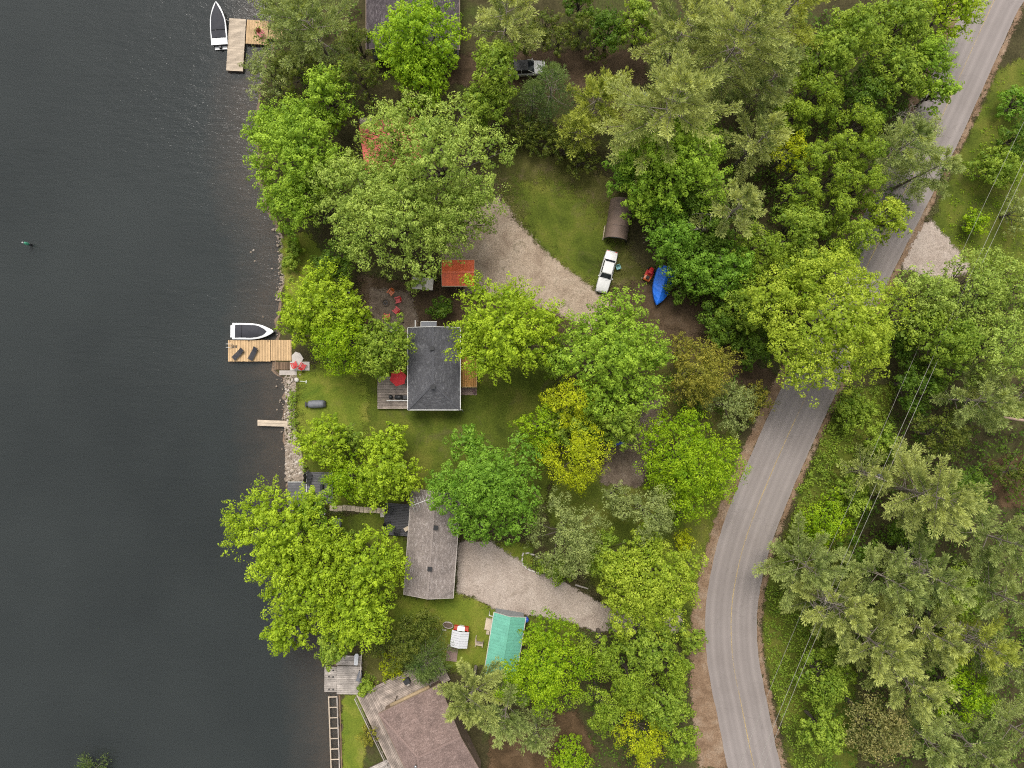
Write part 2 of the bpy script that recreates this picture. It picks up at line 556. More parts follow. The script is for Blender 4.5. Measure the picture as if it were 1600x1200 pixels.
sheet('gravel_driveway', [(735, 330), (778, 306), (806, 345), (858, 400), (926, 452), (966, 486), (940, 520), (880, 495), (800, 460), (745, 465), (700, 440), (690, 395)], 0.024, m_gravel)
sheet('gravel_driveway', [(945, 480), (1010, 500), (1120, 535), (1220, 590), (1225, 625), (1160, 600), (1040, 545), (930, 510)], 0.030, m_dirt)
sheet('gravel_driveway', [(1000, 625), (1035, 625), (1030, 680), (1000, 765), (935, 755), (950, 690)], 0.036, m_patio)
sheet('fire_pit_patio', [(578, 452), (640, 455), (652, 500), (650, 522), (620, 520), (575, 490)], 0.036, m_patio, cell=0.5, feather=0.8)
sheet('pale_gravel_driveway', [(714, 846), (765, 846), (800, 868), (838, 893), (885, 912), (945, 945), (1000, 965), (1060, 950), (1070, 985), (985, 990), (930, 985), (880, 968), (780, 955), (745, 935), (714, 925)], 0.024, m_gravel2, cell=0.5, feather=0.6)
sheet('gravel_turnout', [(1418, 352), (1455, 345), (1500, 395), (1520, 420), (1470, 440), (1405, 415)], 0.042, m_gravel2)
sheet('needle_litter', [(770, 1120), (900, 1110), (930, 1170), (880, 1220), (760, 1220)], 0.006, m_mulch)
sheet('needle_litter', [(1540, 720), (1640, 700), (1640, 800), (1560, 790)], 0.006, m_mulch)
sheet('grass_verge', [(1600, 90), (1680, 60), (1680, 430), (1500, 420), (1455, 350), (1500, 240), (1560, 110)], 0.006, m_lawn)
sheet('grass_verge', [(1225, 620), (1310, 620), (1270, 720), (1230, 830), (1195, 900), (1190, 1000), (1215, 1110), (1240, 1220), (1340, 1220), (1330, 900), (1400, 600)], 0.006, m_lawn)

# ---- the road
CL = [(1640, -220), (1574, -40), (1552, 3), (1508, 100), (1463, 200), (1413, 300), (1362, 400), (1312, 505), (1265, 607), (1222, 700), (1180, 800),
      (1157, 870), (1143, 950), (1145, 1030), (1159, 1105), (1178, 1197), (1203, 1280), (1290, 1480)]


def catmull(pts, n=8):
    out = []
    q = [Vector(p) for p in pts]; q = [2*q[0]-q[1]] + q + [2*q[-1]-q[-2]]
    for i in range(1, len(q)-2):
        for k in range(n):
            u = k/n; a, b_, c, d = q[i-1], q[i], q[i+1], q[i+2]
            out.append(0.5*((2*b_)+(c-a)*u+(2*a-5*b_+4*c-d)*u*u+(3*b_-a-3*c+d)*u**3))
    out.append(q[-2]); return out


cl = catmull([tuple(P(*p).xy) for p in CL])


def strip(name, o0, o1, z, mat, n=1, jit=0.0, seed=1):
    """A band along the road centreline between two offsets (positive = the side away from the lake)."""
    r = random.Random(seed); V = []; F = []; U = []; L = 0
    for i, p in enumerate(cl):
        a = cl[max(i-1, 0)]; b = cl[min(i+1, len(cl)-1)]
        d = (b-a).normalized(); nn = Vector((-d.y, d.x)); nn = nn if nn.x > 0 else -nn
        if i: L += (p-cl[i-1]).length
        j0, j1 = r.uniform(-jit, jit), r.uniform(-jit, jit)
        for k in range(n+1):
            s = o0+j0+(o1+j1-o0-j0)*k/n
            q = p+nn*s; V.append((q.x, q.y, z)); U.append((s, L))
    for i in range(len(cl)-1):
        for k in range(n):
            F.append((i*(n+1)+k, i*(n+1)+k+1, (i+1)*(n+1)+k+1, (i+1)*(n+1)+k))
    me = bpy.data.meshes.new(name); me.from_pydata(V, [], F); me.update()
    if me.polygons[0].normal.z < 0: me.flip_normals()
    uv = me.uv_layers.new(name='UVMap')
    for lp in me.loops: uv.data[lp.index].uv = U[lp.vertex_index]
    w = me.attributes.new('w', 'FLOAT', 'POINT')
    w.data.foreach_set('value', [max(-2, min(3, (min(u[0]-o0, o1-u[0])-0.45)/0.6)) for u in U])
    me.materials.append(mat)
    return tag(link(name, me), kind='structure')


m_road, t, b, o = nt('worn_asphalt')
uvn = t.nodes.new('ShaderNodeUVMap'); sx = t.nodes.new('ShaderNodeSeparateXYZ'); t.links.new(uvn.outputs[0], sx.inputs[0])
p_ = pos(t)
wv = t.nodes.new('ShaderNodeMapping'); wv.inputs['Scale'].default_value = (1.0, 0.05, 1.0); t.links.new(uvn.outputs[0], wv.inputs['Vector'])
band = noise(t, 0.85, 3, 0.5, wv.outputs[0])
fine = noise(t, 14, 4, 0.8, p_)
patch = noise(t, 0.16, 5, 0.6, p_)
# wheel tracks: worn smoother and paler at four places across the width
tr_ = mth(t, 'ABSOLUTE', mth(t, 'SUBTRACT', mth(t, 'ABSOLUTE', sx.outputs[0]), 1.7))
tr2 = mth(t, 'ABSOLUTE', mth(t, 'SUBTRACT', tr_, 0.78))
wear = ramp(t, tr2, [(0.0, 1.10), (0.45, 0.93), (1.0, 1.04)])
base = ramp(t, patch, [(0.3, (.160, .138, .128)), (0.7, (.196, .171, .160))])
c1 = mix(t, 1.0, base, ramp(t, band, [(0.3, 0.94), (0.7, 1.05)]), 'MULTIPLY')
c1 = mix(t, 1.0, c1, wear, 'MULTIPLY')
c1 = mix(t, 1.0, c1, ramp(t, fine, [(0.3, 0.92), (0.7, 1.07)]), 'MULTIPLY')
vor = t.nodes.new('ShaderNodeTexVoronoi'); vor.feature = 'DISTANCE_TO_EDGE'; vor.inputs['Scale'].default_value = 0.11
wob = t.nodes.new('ShaderNodeVectorMath'); wob.operation = 'ADD'
nn_ = t.nodes.new('ShaderNodeTexNoise'); nn_.inputs['Scale'].default_value = 0.6; t.links.new(p_, nn_.inputs['Vector'])
scl = t.nodes.new('ShaderNodeVectorMath'); scl.operation = 'SCALE'; scl.inputs['Scale'].default_value = 3.0; t.links.new(nn_.outputs['Color'], scl.inputs[0])
t.links.new(p_, wob.inputs[0]); t.links.new(scl.outputs[0], wob.inputs[1]); t.links.new(wob.outputs[0], vor.inputs['Vector'])
crk = ramp(t, vor.outputs['Distance'], [(0.0, 0.84), (0.005, 1.0)])
c1 = mix(t, 1.0, c1, crk, 'MULTIPLY')
t.links.new(c1, b.inputs['Base Color']); b.inputs['Roughness'].default_value = 0.9; b.inputs['Specular IOR Level'].default_value = 0.2
bump(t, b, fine, 0.3, 0.01)
strip('road_shoulder', -5.1, -2.9, 0.050, m_should, 4, 0.5, 2)
strip('road_shoulder', 2.9, 4.5, 0.050, m_should, 4, 0.25, 3)
sheet('road_shoulder', [(1115, 850), (1128, 800), (1150, 760), (1120, 930), (1108, 990), (1112, 1060), (1130, 1130), (1150, 1200), (1090, 1200), (1080, 1100), (1078, 1000), (1085, 930)], 0.046, m_should, feather=0.8)
strip('road', -3.4, 3.4, 0.060, m_road, 8, 0.04)
m_line, t, b, o = nt('faded_yellow_paint')
b.inputs['Base Color'].default_value = (.40, .29, .12, 1); b.inputs['Roughness'].default_value = 0.8
n_ = noise(t, 2.2, 6, 0.8, pos(t)); n2_ = noise(t, 0.12, 2, 0.5, pos(t))
t.links.new(ramp(t, mth(t, 'ADD', mth(t, 'MULTIPLY', n_, 0.7), mth(t, 'MULTIPLY', n2_, 0.5)), [(0.48, 0.06), (0.72, 0.65)]), b.inputs['Alpha'])
strip('road_marking', -0.065, 0.065, 0.066, m_line)
# ------------------------------------------------------------------ shared object materials
W_NEW = M_wood('new_pine_boards', (.70, .47, .25), 0.17, 0.12)
W_PALE = M_wood('pale_boards', (.66, .54, .41), 0.14, 0.15)
W_OLD = M_wood('weathered_boards', (.54, .44, .37), 0.25, 0.42)
W_GREY = M_wood('silvered_boards', (.58, .51, .45), 0.18, 0.38)
W_BROWN = M_wood('brown_boards', (.24, .155, .095), 0.25, 0.3)
W_ORANGE = M_wood('orange_stained_boards', (.62, .31, .09), 0.12, 0.15)
W_DARK = M_wood('charcoal_boards', (.105, .102, .11), 0.10, 0.15)
W_DGREY = M_wood('grey_painted_boards', (.19, .185, .195), 0.10, 0.2)
m_timber = M_plain('rough_timber', (.12, .085, .06), 0.9, 0.3, 4)
m_white = M_plain('white_paint', (.72, .71, .68), 0.45, 0.06, 2)
m_gel = M_plain('white_gelcoat', (.74, .74, .74), 0.22, 0.03, 2, coat=0.4)
m_black = M_plain('black_plastic', (.018, .018, .02), 0.45, 0.2, 5)
m_cover = M_plain('charcoal_canvas', (.030, .030, .038), 0.8, 0.22, 2.5, bmp=0.2)
m_cover2 = M_plain('grey_tarpaulin', (.16, .165, .185), 0.65, 0.2, 3, bmp=0.3)
m_red = M_plain('red_plastic', (.58, .022, .022), 0.4, 0.12, 3)
m_redf = M_plain('red_canvas', (.62, .03, .035), 0.75, 0.1, 2)
m_orange = M_plain('orange_plastic', (.60, .14, .03), 0.4, 0.12, 3)
m_blue = M_plain('blue_tarpaulin', (.02, .20, .90), .5, 0.12, 1.6, bmp=0.15)
m_bluep = M_plain('blue_plastic', (.015, .05, .50), 0.4, 0.12, 3)
m_teal = M_plain('teal_plastic', (.18, .42, .40), 0.45, 0.12, 3)
m_glass = M_plain('dark_glass', (.02, .023, .028), 0.08, 0.1, 2, spec=0.6)
m_rub = M_plain('black_rubber', (.02, .02, .02), 0.85, 0.2, 6)
m_steel = M_plain('galvanised_steel', (.42, .43, .44), 0.4, 0.12, 5, metal=0.7)
m_dsteel = M_plain('dark_steel', (.05, .05, .052), 0.5, 0.2, 5, metal=0.4)
m_ash = M_plain('ash_and_charcoal', (.13, .12, .12), 0.95, 0.5, 8)
m_conc = M_plain('concrete', (.42, .37, .33), 0.9, 0.18, 2.0, bmp=0.2)
m_conc2 = M_plain('pale_concrete', (.56, .51, .46), 0.9, 0.14, 2.5, bmp=0.2)
m_paver = M_plain('pink_pavers', (.26, .18, .155), 0.9, 0.22, 3, bmp=0.2)
m_tanc = M_plain('brown_fabric', (.20, .137, .105), 0.8, 0.16, 1.8, bmp=0.25)
m_sid = M_plain('pale_siding', (.45, .44, .42), 0.7, 0.06, 2)
m_sidb = M_plain('brown_siding', (.20, .14, .10), 0.75, 0.12, 2)
m_sidg = M_plain('grey_siding', (.28, .29, .30), 0.7, 0.08, 2)
m_redm = M_plain('red_painted_steel', (.82, .15, .05), 0.42, 0.2, 1.6)
m_redf2 = M_plain('faded_red_steel', (.58, .13, .095), .5, .25, 1.2)
m_grnm = M_plain('green_painted_steel', (.15, .43, .32), 0.42, 0.12, 1.4)
m_soot = M_plain('vent_metal', (.012, .012, .014), 0.6, 0.2, 5)
S_GREY = M_shingle('charcoal_shingles', (.088, .088, .096), (.125, .125, .132), 0.14)
S_TAUPE = M_shingle('taupe_shingles', (.265, .222, .20), (.335, .29, .268), 0.16)
S_ROSE = M_shingle('rose_brown_shingles', (.24, .168, .145), (.27, .195, .17), 0.18)
S_PLUM = M_shingle('plum_grey_shingles', (.085, .07, .075), (.14, .12, .125), 0.28)

# ------------------------------------------------------------------ roofs and houses
def clip_poly(pts, a, b, c):
    """Keep the part of a 2-D polygon with a*u + b*v <= c."""
    out = []
    for i in range(len(pts)):
        p, q = pts[i], pts[(i+1) % len(pts)]
        dp, dq = a*p[0]+b*p[1]-c, a*q[0]+b*q[1]-c
        if dp <= 0: out.append(p)
        if dp*dq < 0:
            s = dp/(dp-dq); out.append((p[0]+(q[0]-p[0])*s, p[1]+(q[1]-p[1])*s))
    return out


def shingle_roof(slopes, mat, parent, step=0.15, tab=0.34, seed=1):
    """Every shingle tab as a small raised wedge: slopes are polygons whose first edge is the eave."""
    r = random.Random(seed); V = []; F = []; T = []
    for pts in slopes:
        pts = [Vector(p) for p in pts]; o = pts[0]
        e = (pts[1]-pts[0]).normalized(); n = e.cross(pts[2]-pts[0]).normalized()
        if n.z < 0: n = -n
        up = n.cross(e); up = up if (pts[2]-pts[0]).dot(up) > 0 else -up
        uv = [((p-o).dot(e), (p-o).dot(up)) for p in pts]
        umin, umax = min(q[0] for q in uv), max(q[0] for q in uv); vmax = max(q[1] for q in uv)
        v = 0.0; k = 0
        while v < vmax-0.01:
            band = clip_poly(clip_poly(uv, 0, -1, -v), 0, 1, v+step)
            if len(band) > 2:
                x = umin - r.random()*tab
                while x < umax:
                    w = tab*r.choice((0.7, 1.0, 1.0, 1.35))
                    c = clip_poly(clip_poly(band, -1, 0, -x), 1, 0, x+w-0.012)
                    if len(c) > 2:
                        th = 0.010+0.012*r.random()
                        i = len(V)
                        for (a, bb) in c:
                            h = 0.003+th*(1-(bb-v)/step); V.append(tuple(o+e*a+up*bb+n*h))
                        F.append(tuple(range(i, i+len(c)))); ti = r.random()**1.3; T.append(ti)
                        lo = [q for q in c if abs(q[1]-v) < 1e-4]
                        if len(lo) == 2:
                            j = len(V)
                            for (a, bb) in lo: V.append(tuple(o+e*a+up*bb+n*(0.003+th)))
                            for (a, bb) in lo[::-1]: V.append(tuple(o+e*a+up*bb))
                            F.append((j, j+1, j+2, j+3)); T.append(ti)
                    x += w
            v += step; k += 1
    me = bpy.data.meshes.new('shingles'); me.from_pydata(V, [], F); me.update()
    at = me.attributes.new('tint', 'FLOAT', 'FACE'); at.data.foreach_set('value', T)
    me.materials.append(mat)
    return link('shingles', me, parent, kind='stuff')


def window(parent, c, w, h, axis, out, name='window'):
    """axis 'x': the wall runs along x. out is the outward sign."""
    fr = MB(); sz = (lambda a, d, z: (a, d, z)) if axis == 'x' else (lambda a, d, z: (d, a, z))
    cx, cy, cz = c
    for s in (-1, 1):
        off = (s*w/2, 0) if axis == 'x' else (0, s*w/2)
        fr.box((cx+off[0], cy+off[1], cz), sz(.08, .07, h+.16))
        fr.box((cx, cy, cz+s*h/2), sz(w-.082, .07, .08))
    wo = fr.build('window', m_white, parent)
    p = MB(); p.box((cx-(0 if axis == 'x' else out*.01), cy-(out*.01 if axis == 'x' else 0), cz), sz(w-.085, .03, h-.085)); p.build('pane', m_glass, wo)
    s = MB(); s.box((cx+(0 if axis == 'x' else out*.06), cy+(out*.06 if axis == 'x' else 0), cz-h/2-.11), sz(w+.2, .14, .05)); s.build('sill', m_white, wo)
    return wo


def door(parent, c, axis, out, mat):
    cx, cy, cz = c; sz = (lambda a, d, z: (a, d, z)) if axis == 'x' else (lambda a, d, z: (d, a, z))
    d = MB(); d.box((cx, cy, cz), sz(.9, .06, 2.0)); do = d.build('door', mat, parent)
    h = MB(); q = (.32, out*.06) if axis == 'x' else (out*.06, .32); h.box((cx+q[0], cy+q[1], cz-.05), (.06, .06, .06)); h.build('handle', m_steel, do)


def vent(parent, x, y, z, s=0.42):
    m = MB(); m.box((x, y, z), (s, s, .30)); v = m.build('roof_vent', m_soot, parent, bevel=0.02)
    m = MB(); m.box((x, y, z+.18), (s+.14, s+.14, .05)); m.build('vent_cap', m_soot, v)
    return v


def planks(root, cx, cy, z, L, W, n, mat, along='x', th=0.045, gap=0.03, name='plank', r=None):
    """n boards side by side, sharing one mesh; each is a part of its own."""
    r = r or rnd
    w = W/n
    m = MB()
    if along == 'x': m.box((0, 0, 0), (L, w-gap, th))
    else: m.box((0, 0, 0), (w-gap, L, th))
    me = None
    if along == 'x': me = m.mesh('plank', mat)
    else:
        # board grain runs along the mesh's own x axis
        m = MB(); m.box((0, 0, 0), (L, w-gap, th)); me = m.mesh('plank', mat)
    for k in range(n):
        t_ = -W/2+w*(k+.5)
        lx, ly = (0, t_) if along == 'x' else (t_, 0)
        link(name, me, root, (cx+lx+(r.uniform(-.02, .02) if along == 'x' else 0), cy+ly+(0 if along == 'x' else r.uniform(-.02, .02)), z+r.uniform(-.004, .004)),
             (0, 0, 0 if along == 'x' else math.pi/2))


def dock_frame(root, cx, cy, z, sx, sy, legs=True):
    f = MB()
    for s in (-1, 1):
        f.box((cx, cy+s*(sy/2-.05), z), (sx-.02, .09, .2)); f.box((cx+s*(sx/2-.05), cy, z), (.09, sy-.2, .2))
    f.box((cx, cy, z), (sx-.22, .09, .2))
    f.build('frame', m_timber, root)
    if legs:
        for s in (-1, 1):
            for q in (-1, 1):
                p = MB(); p.tube([(cx+s*(sx/2-.2), cy+q*(sy/2-.2), z-1.9), (cx+s*(sx/2-.2), cy+q*(sy/2-.2), z+.02)], .06, 8); p.build('post', m_steel, root)


def gable_house(name, label, cat, c, rz, sx, sy, ez, rz_h, wallm, shm, ridge='y', hip=0.0, over=0.35, fascia=m_white, metal=False, vents=(), wins=True, group=None, hipn=0.0, seed=1):
    """A house with a pitched roof: roof outline sx by sy, eave height ez, ridge rise rz_h, ridge along local y; hip = length of hipped end."""
    root = thing(name, label, cat, (c[0], c[1], 0), rz, group)
    hx, hy = sx/2, sy/2
    wx, wy = sx-2*over, sy-2*over
    w = MB()
    t = .14
    w.box((-wx/2+t/2, 0, ez/2-.05), (t, wy, ez-.1)); w.box((wx/2-t/2, 0, ez/2-.05), (t, wy, ez-.1))
    for s in (-1, 1): w.box((0, s*(wy/2-t/2), ez/2-.05), (wx-2*t-.004, t, ez-.1))
    top = ez+rz_h
    for s, hp in ((-1, hip), (1, hipn)):
        if hp == 0:
            y = s*(wy/2-t/2); zz = top-.16-.0; k = (wx/2)/hx
            pr = [(-wx/2, ez-.1), (wx/2, ez-.1), (0, ez-.12+rz_h*k)]
            a = [(x, y-t/2, z) for x, z in pr]; bq = [(x, y+t/2, z) for x, z in pr]
            w.loft([a, bq], smooth=False)
    w.build('wall', wallm, root)
    R = [(0, -hy+hip, top), (0, hy-hipn, top)]
    S1 = [(-hx, hy, ez), (-hx, -hy, ez), R[0], R[1]]
    S2 = [(hx, -hy, ez), (hx, hy, ez), R[1], R[0]]
    slopes = [S1, S2]
    if hip: slopes.append([(-hx, -hy, ez), (hx, -hy, ez), R[0]])
    if hipn: slopes.append([(hx, hy, ez), (-hx, hy, ez), R[1]])
    rf = MB()
    for s in slopes: rf.slab(s, .10)
    ro = rf.build('roof', m_timber if not metal else shm, root)
    if not metal:
        shingle_roof(slopes, shm, ro, seed=seed)
        rc = MB(); n = max(2, int((R[1][1]-R[0][1])/.3))
        me = None
        pts = [(R[0], R[1])]
        if hip: pts += [(R[0], (-hx, -hy, ez)), (R[0], (hx, -hy, ez))]
        if hipn: pts += [(R[1], (-hx, hy, ez)), (R[1], (hx, hy, ez))]
        cap = MB(); cap.box((0, 0, 0), (.30, .26, .022)); cme = cap.mesh('ridge_cap', shm)
        at = cme.attributes.new('tint', 'FLOAT', 'FACE'); at.data.foreach_set('value', [0.62]*len(cme.polygons))
        for a, b_ in pts:
            a = Vector(a); b_ = Vector(b_); d = b_-a; n = int(d.length/.29)
            for k in range(n):
                q = a.lerp(b_, (k+.5)/n)
                link('ridge_cap', cme, ro, (q.x, q.y, q.z+.035), (0, -math.asin(d.z/d.length)+rnd.uniform(-.03, .03), math.atan2(d.y, d.x)))
    else:
        for s in slopes[:2]:
            a = Vector(s[0]); b_ = Vector(s[1]); e = b_-a; n = max(3, int(e.length/.42)); up = Vector(s[3])-a; up2 = Vector(s[2])-b_
            for k in range(n+1):
                u = k/n
                p0 = a.lerp(b_, u); p1 = Vector(s[3]).lerp(Vector(s[2]), u)
                m = MB(); m.bar(p0+Vector((0, 0, .015)), p1+Vector((0, 0, .015)), .05, .05); m.build('roof_rib', shm, ro)
        m = MB(); m.bar(Vector(R[0])+Vector((0, .0, .03)), Vector(R[1])+Vector((0, 0, .03)), .28, .04); m.build('ridge_cap', shm, ro)
    if fascia:
        f = MB()
        for s in (-1, 1): f.box((s*(hx+.045), 0, ez-.06), (.085, sy+.10, .17))
        for s, hp in ((-1, hip), (1, hipn)):
            if hp: f.box((0, s*(hy+.045), ez-.06), (sx-.004, .085, .17))
            else:
                for q in (-1, 1): f.bar((q*hx, s*(hy+.03), ez-.045), (0, s*(hy+.03), top-.045), .06, .16)
        f.build('fascia', fascia, ro)
    for x, y in vents:
        z = top-abs(x)/hx*rz_h
        vent(ro, x, y, z+.12)
    if wins:
        for s in (-1, 1):
            for yy in (-.28, .25):
                window(root, (s*(wx/2+.01), yy*wy, 1.55), 1.2, 1.1, 'y', s)
        window(root, (0, -wy/2-.01, 1.55), 1.4, 1.1, 'x', -1)
        door(root, (wx*.22, wy/2+.02, 1.0), 'x', 1, fascia or m_white)
    return root


def px_dim(a, b, z):
    return (P(*a, z)-P(*b, z)).length


# main cottage: charcoal hip roof with white edging
c = P(678.2, 576, 3.0)
main = gable_house('cottage', 'cottage with charcoal shingled roof and white edges beside a small red-umbrella deck', 'house', c, 0.0,
                   px_dim((637.5, 600), (718.7, 600), 3.0), px_dim((640, 512), (640, 640), 3.0), 3.0, 1.35, m_sid, S_GREY, hip=3.3, vents=((-.12, 2.55), (0.05, -2.3)), seed=4)
hx = 3.31; hy = 5.22
m = MB(); m.slab([(-1.65, hy+.05, 2.9), (.3, hy+.05, 2.9), (.3, hy+.75, 2.75), (-1.65, hy+.75, 2.75)], .08); po = m.build('porch_roof', m_cover2, main)
m = MB()
m.box((-.675, hy+.80, 2.72), (2.05, .07, .14)); m.box((-1.69, hy+.42, 2.80), (.07, .68, .14)); m.build('porch_edge', m_white, po)
m = MB(); m.box((-2.45, hy+.50, 2.6), (.10, .95, .10)); m.build('bracket', m_white, main)
m = MB(); m.tube([(hx+.06, -hy-.05, 2.9), (hx+.06, -hy-.08, .5), (hx+.2, -hy-.35, .1)], .05, 8); m.build('downspout', m_white, main)

# grey-brown lower cottage
a = P(640, 850, 3.0)
lc = P(675.5, 849, 3.0)
ang = math.atan2(12, 163)
low = gable_house('cottage', 'cottage with taupe shingled roof next to the pale gravel driveway', 'house', lc, -ang*1.0, 6.25, 13.45, 3.0, 1.15, m_sidb, S_TAUPE,
                  vents=((.40, 2.3), (.05, -2.9)), fascia=m_conc, seed=5)
# television antenna on the roof of the lower cottage
A0 = P(641, 791, 5.2); A1 = P(681, 776, 5.2)
an = thing('television_antenna', 'long white television antenna with short rods above the taupe roof', 'antenna', (A0.x, A0.y, 0))
m = MB(); m.tube([(0.35, 0.1, 3.1), (0.35, 0.1, 5.2)], .03, 6); m.build('mast', m_steel, an)
d = A1-A0
m = MB(); m.tube([(0, 0, 5.2), (d.x, d.y, 5.2)], .035, 6); m.build('boom', m_white, an)
pr = Vector((-d.y, d.x, 0)).normalized()
for k in range(8):
    q = d*((k+.7)/8.4); l = 0.95-0.05*k
    m = MB(); m.tube([(q.x-pr.x*l, q.y-pr.y*l, 5.23), (q.x+pr.x*l, q.y+pr.y*l, 5.23)], .016, 5); m.build('antenna_rod', m_white, an)

# plum-grey house at the top edge
gable_house('house', 'large house with plum grey roof half hidden by trees near the upper dock', 'house', P(645, 12, 3.4), 0.0, 11.8, 10.6, 3.4, 1.7, m_sidg, S_PLUM, fascia=m_sidb, seed=6)
# red metal roofed cottage under the big tree
gable_house('cottage', 'cottage with faded red metal roof almost covered by a spreading maple', 'house', P(612, 227, 3.0), RAD(8), 7.6, 6.2, 3.0, 1.0, m_sidb, m_redf2, metal=True, fascia=None, seed=7)
m = MB(); wt = thing('wood_table', 'weathered wood table with black box beside the red roofed cottage', 'table', (*P(573, 192, 0).xy, 0))
m.box((0, 0, .72), (1.5, .8, .05)); m.build('table_top', W_OLD, wt)
for sx_ in (-1, 1):
    for sy_ in (-1, 1):
        m = MB(); m.box((sx_*.65, sy_*.32, .345), (.08, .08, .69)); m.build('leg', m_timber, wt)
m = MB(); m.box((1.25, .1, .35), (.7, .6, .7)); tag(m.build('storage_box', m_black, None, (*P(573, 192, 0).xy, 0), bevel=.03), 'small black box at the corner of the red roofed cottage', 'box')

# red shed by the gravel drive
gable_house('shed', 'shed with bright red metal roof and cream trim by the gravel driveway', 'shed', P(716, 426.5, 2.6), RAD(90), 3.3, 4.1, 2.6, .55, m_sidb, m_redm, metal=True, fascia=M_plain('cream_trim', (.50, .36, .24), .6, .1), wins=False, over=.2, seed=8)
# white flat roofed shelter
wsh = thing('shelter', 'pale flat topped shelter partly under leaves beside the fire pit', 'shelter', (*P(664, 447, 0).xy, 0), RAD(-5))
m = MB(); m.box((0, 0, 2.25), (2.7, 1.5, .10)); m.build('roof', m_conc2, wsh, bevel=.03)
for k in range(6):
    m = MB(); m.box((-1.2+k*.48, 0, 2.315), (.05, 1.5, .035)); m.build('roof_rib', m_conc2, wsh)
for sx_ in (-1, 1):
    for sy_ in (-1, 1):
        m = MB(); m.box((sx_*1.2, sy_*.62, 1.1), (.09, .09, 2.2)); m.build('post', m_timber, wsh)
# low green-grey platform near the fire ring
pl = thing('platform', 'low faded green platform beside the stump pile near the fire pit', 'platform', (*P(612, 513, 0).xy, 0))
planks(pl, 0, 0, .30, 2.0, 1.5, 8, M_wood('mossy_boards', (.15, .16, .105), .1, .2), 'x')
m = MB(); m.box((0, 0, .15), (1.9, 1.4, .24)); m.build('frame', m_timber, pl)
for k, (x, y, r_, h_) in enumerate([(0, 0, .2, .4), (.1, -.5, .18, .35), (-.25, -.75, .2, .5), (.3, .4, .16, .3)]):
    q = P(626, 507, 0)
    m = MB(); m.tube([(0, 0, 0), (0, 0, h_)], [r_, r_*.95], 9)
    tag(m.build('stump', m_timber, None, (q.x+x, q.y+y, .03)), 'dark cut log standing beside the green platform by the fire pit', 'stump', 'cut logs beside the green platform')

# green metal shed
g0, g1, g2 = P(772, 957, 2.4), P(821, 965, 2.4), P(752, 1050, 2.4)
gang = math.atan2((g1-g0).y, (g1-g0).x)
gx = (g1-g0).normalized(); gy = Vector((gx.y, -gx.x, 0))
gc = g0 + gx*2.05 + gy*4.0
gable_house('shed', 'long shed with mint green metal roof beside the blue barrel', 'shed', gc, gang, 4.1, 8.0, 2.4, .75, m_sidg, m_grnm, metal=True, fascia=m_conc2, wins=False, over=.2, seed=9)
q = P(765, 953, 0)
gt = thing('gutter_frame', 'white angled bar at the corner of the green roofed shed', 'bar', (q.x, q.y, 0))
m = MB(); m.tube([(0.0, 0, 2.2), (.85, -.15, 2.2), (.85, -.7, 2.2)], .06, 6); m.build('bar', m_white, gt)
m = MB(); m.tube([(0.02, 0, 0), (.02, 0, 2.18)], .04, 6); m.build('post', m_white, gt)

# rose-brown house at the bottom edge
bang = RAD(29)
bc = P(672, 1145, 3.4)
bh = gable_house('house', 'large house with rose brown roof and a wrapping weathered deck', 'house', (0, 0, 0), 0, 13.0, 8.5, 3.4, 1.5, m_sidb, S_ROSE, hip=2.6, fascia=m_sidb, seed=10, wins=True)
u = (P(686, 1070, 3.4)-P(590, 1116, 3.4)).normalized()       # along the upper eave
bh.rotation_euler = (0, 0, math.atan2(u.y, u.x)-math.pi/2)
ux = Vector((u.x, u.y)); uy = Vector((-u.y, u.x))
corner = P(592, 1115, 3.4).xy                                 # upper lake-side corner of the roof
bcn = corner + ux*4.25 - uy*6.5
bh.location = (bcn.x, bcn.y, 0)
m = MB(); m.lathe([(.10, 0), (.10, .35), (.16, .4), (.16, .46), (.03, .5)], 10, (.9, -2.4, 4.55)); m.build('chimney_pipe', m_steel, bh)

# ---- decks that belong to the houses
def deck_thing(name, label, px, py, z, sx, sy, n, mat, along, rz=0.0, legs=True, cat='deck', base=0.0, group=None):
    q = P(px, py, z)
    d = thing(name, label, cat, (q.x, q.y, base), rz, group)
    planks(d, 0, 0, z-base, sx if along == 'x' else sy, sy if along == 'x' else sx, n, mat, along)
    f = MB(); hh = min(.2, z-base)
    for s in (-1, 1):
        f.box((0, s*(sy/2-.05), z-base-.025-hh/2), (sx-.02, .09, hh-.002)); f.box((s*(sx/2-.05), 0, z-base-.025-hh/2), (.09, sy-.2, hh-.002))
    f.build('frame', m_timber, d)
    return d


dk = deck_thing('wooden_deck', 'weathered wooden deck under the red umbrella on the lake side of the charcoal roofed cottage', 616, 613.5, .5, 4.4, 4.25, 20, W_OLD, 'x')
m = MB()
for k in range(3): m.box((-.75+k*1.4, -1.0, .98), (.06, .06, .92))
m.box((.62, -1.0, 1.45), (2.9, .08, .05)); m.box((.62, -1.0, .75), (2.8, .05, .04)); m.build('railing', m_white, dk)
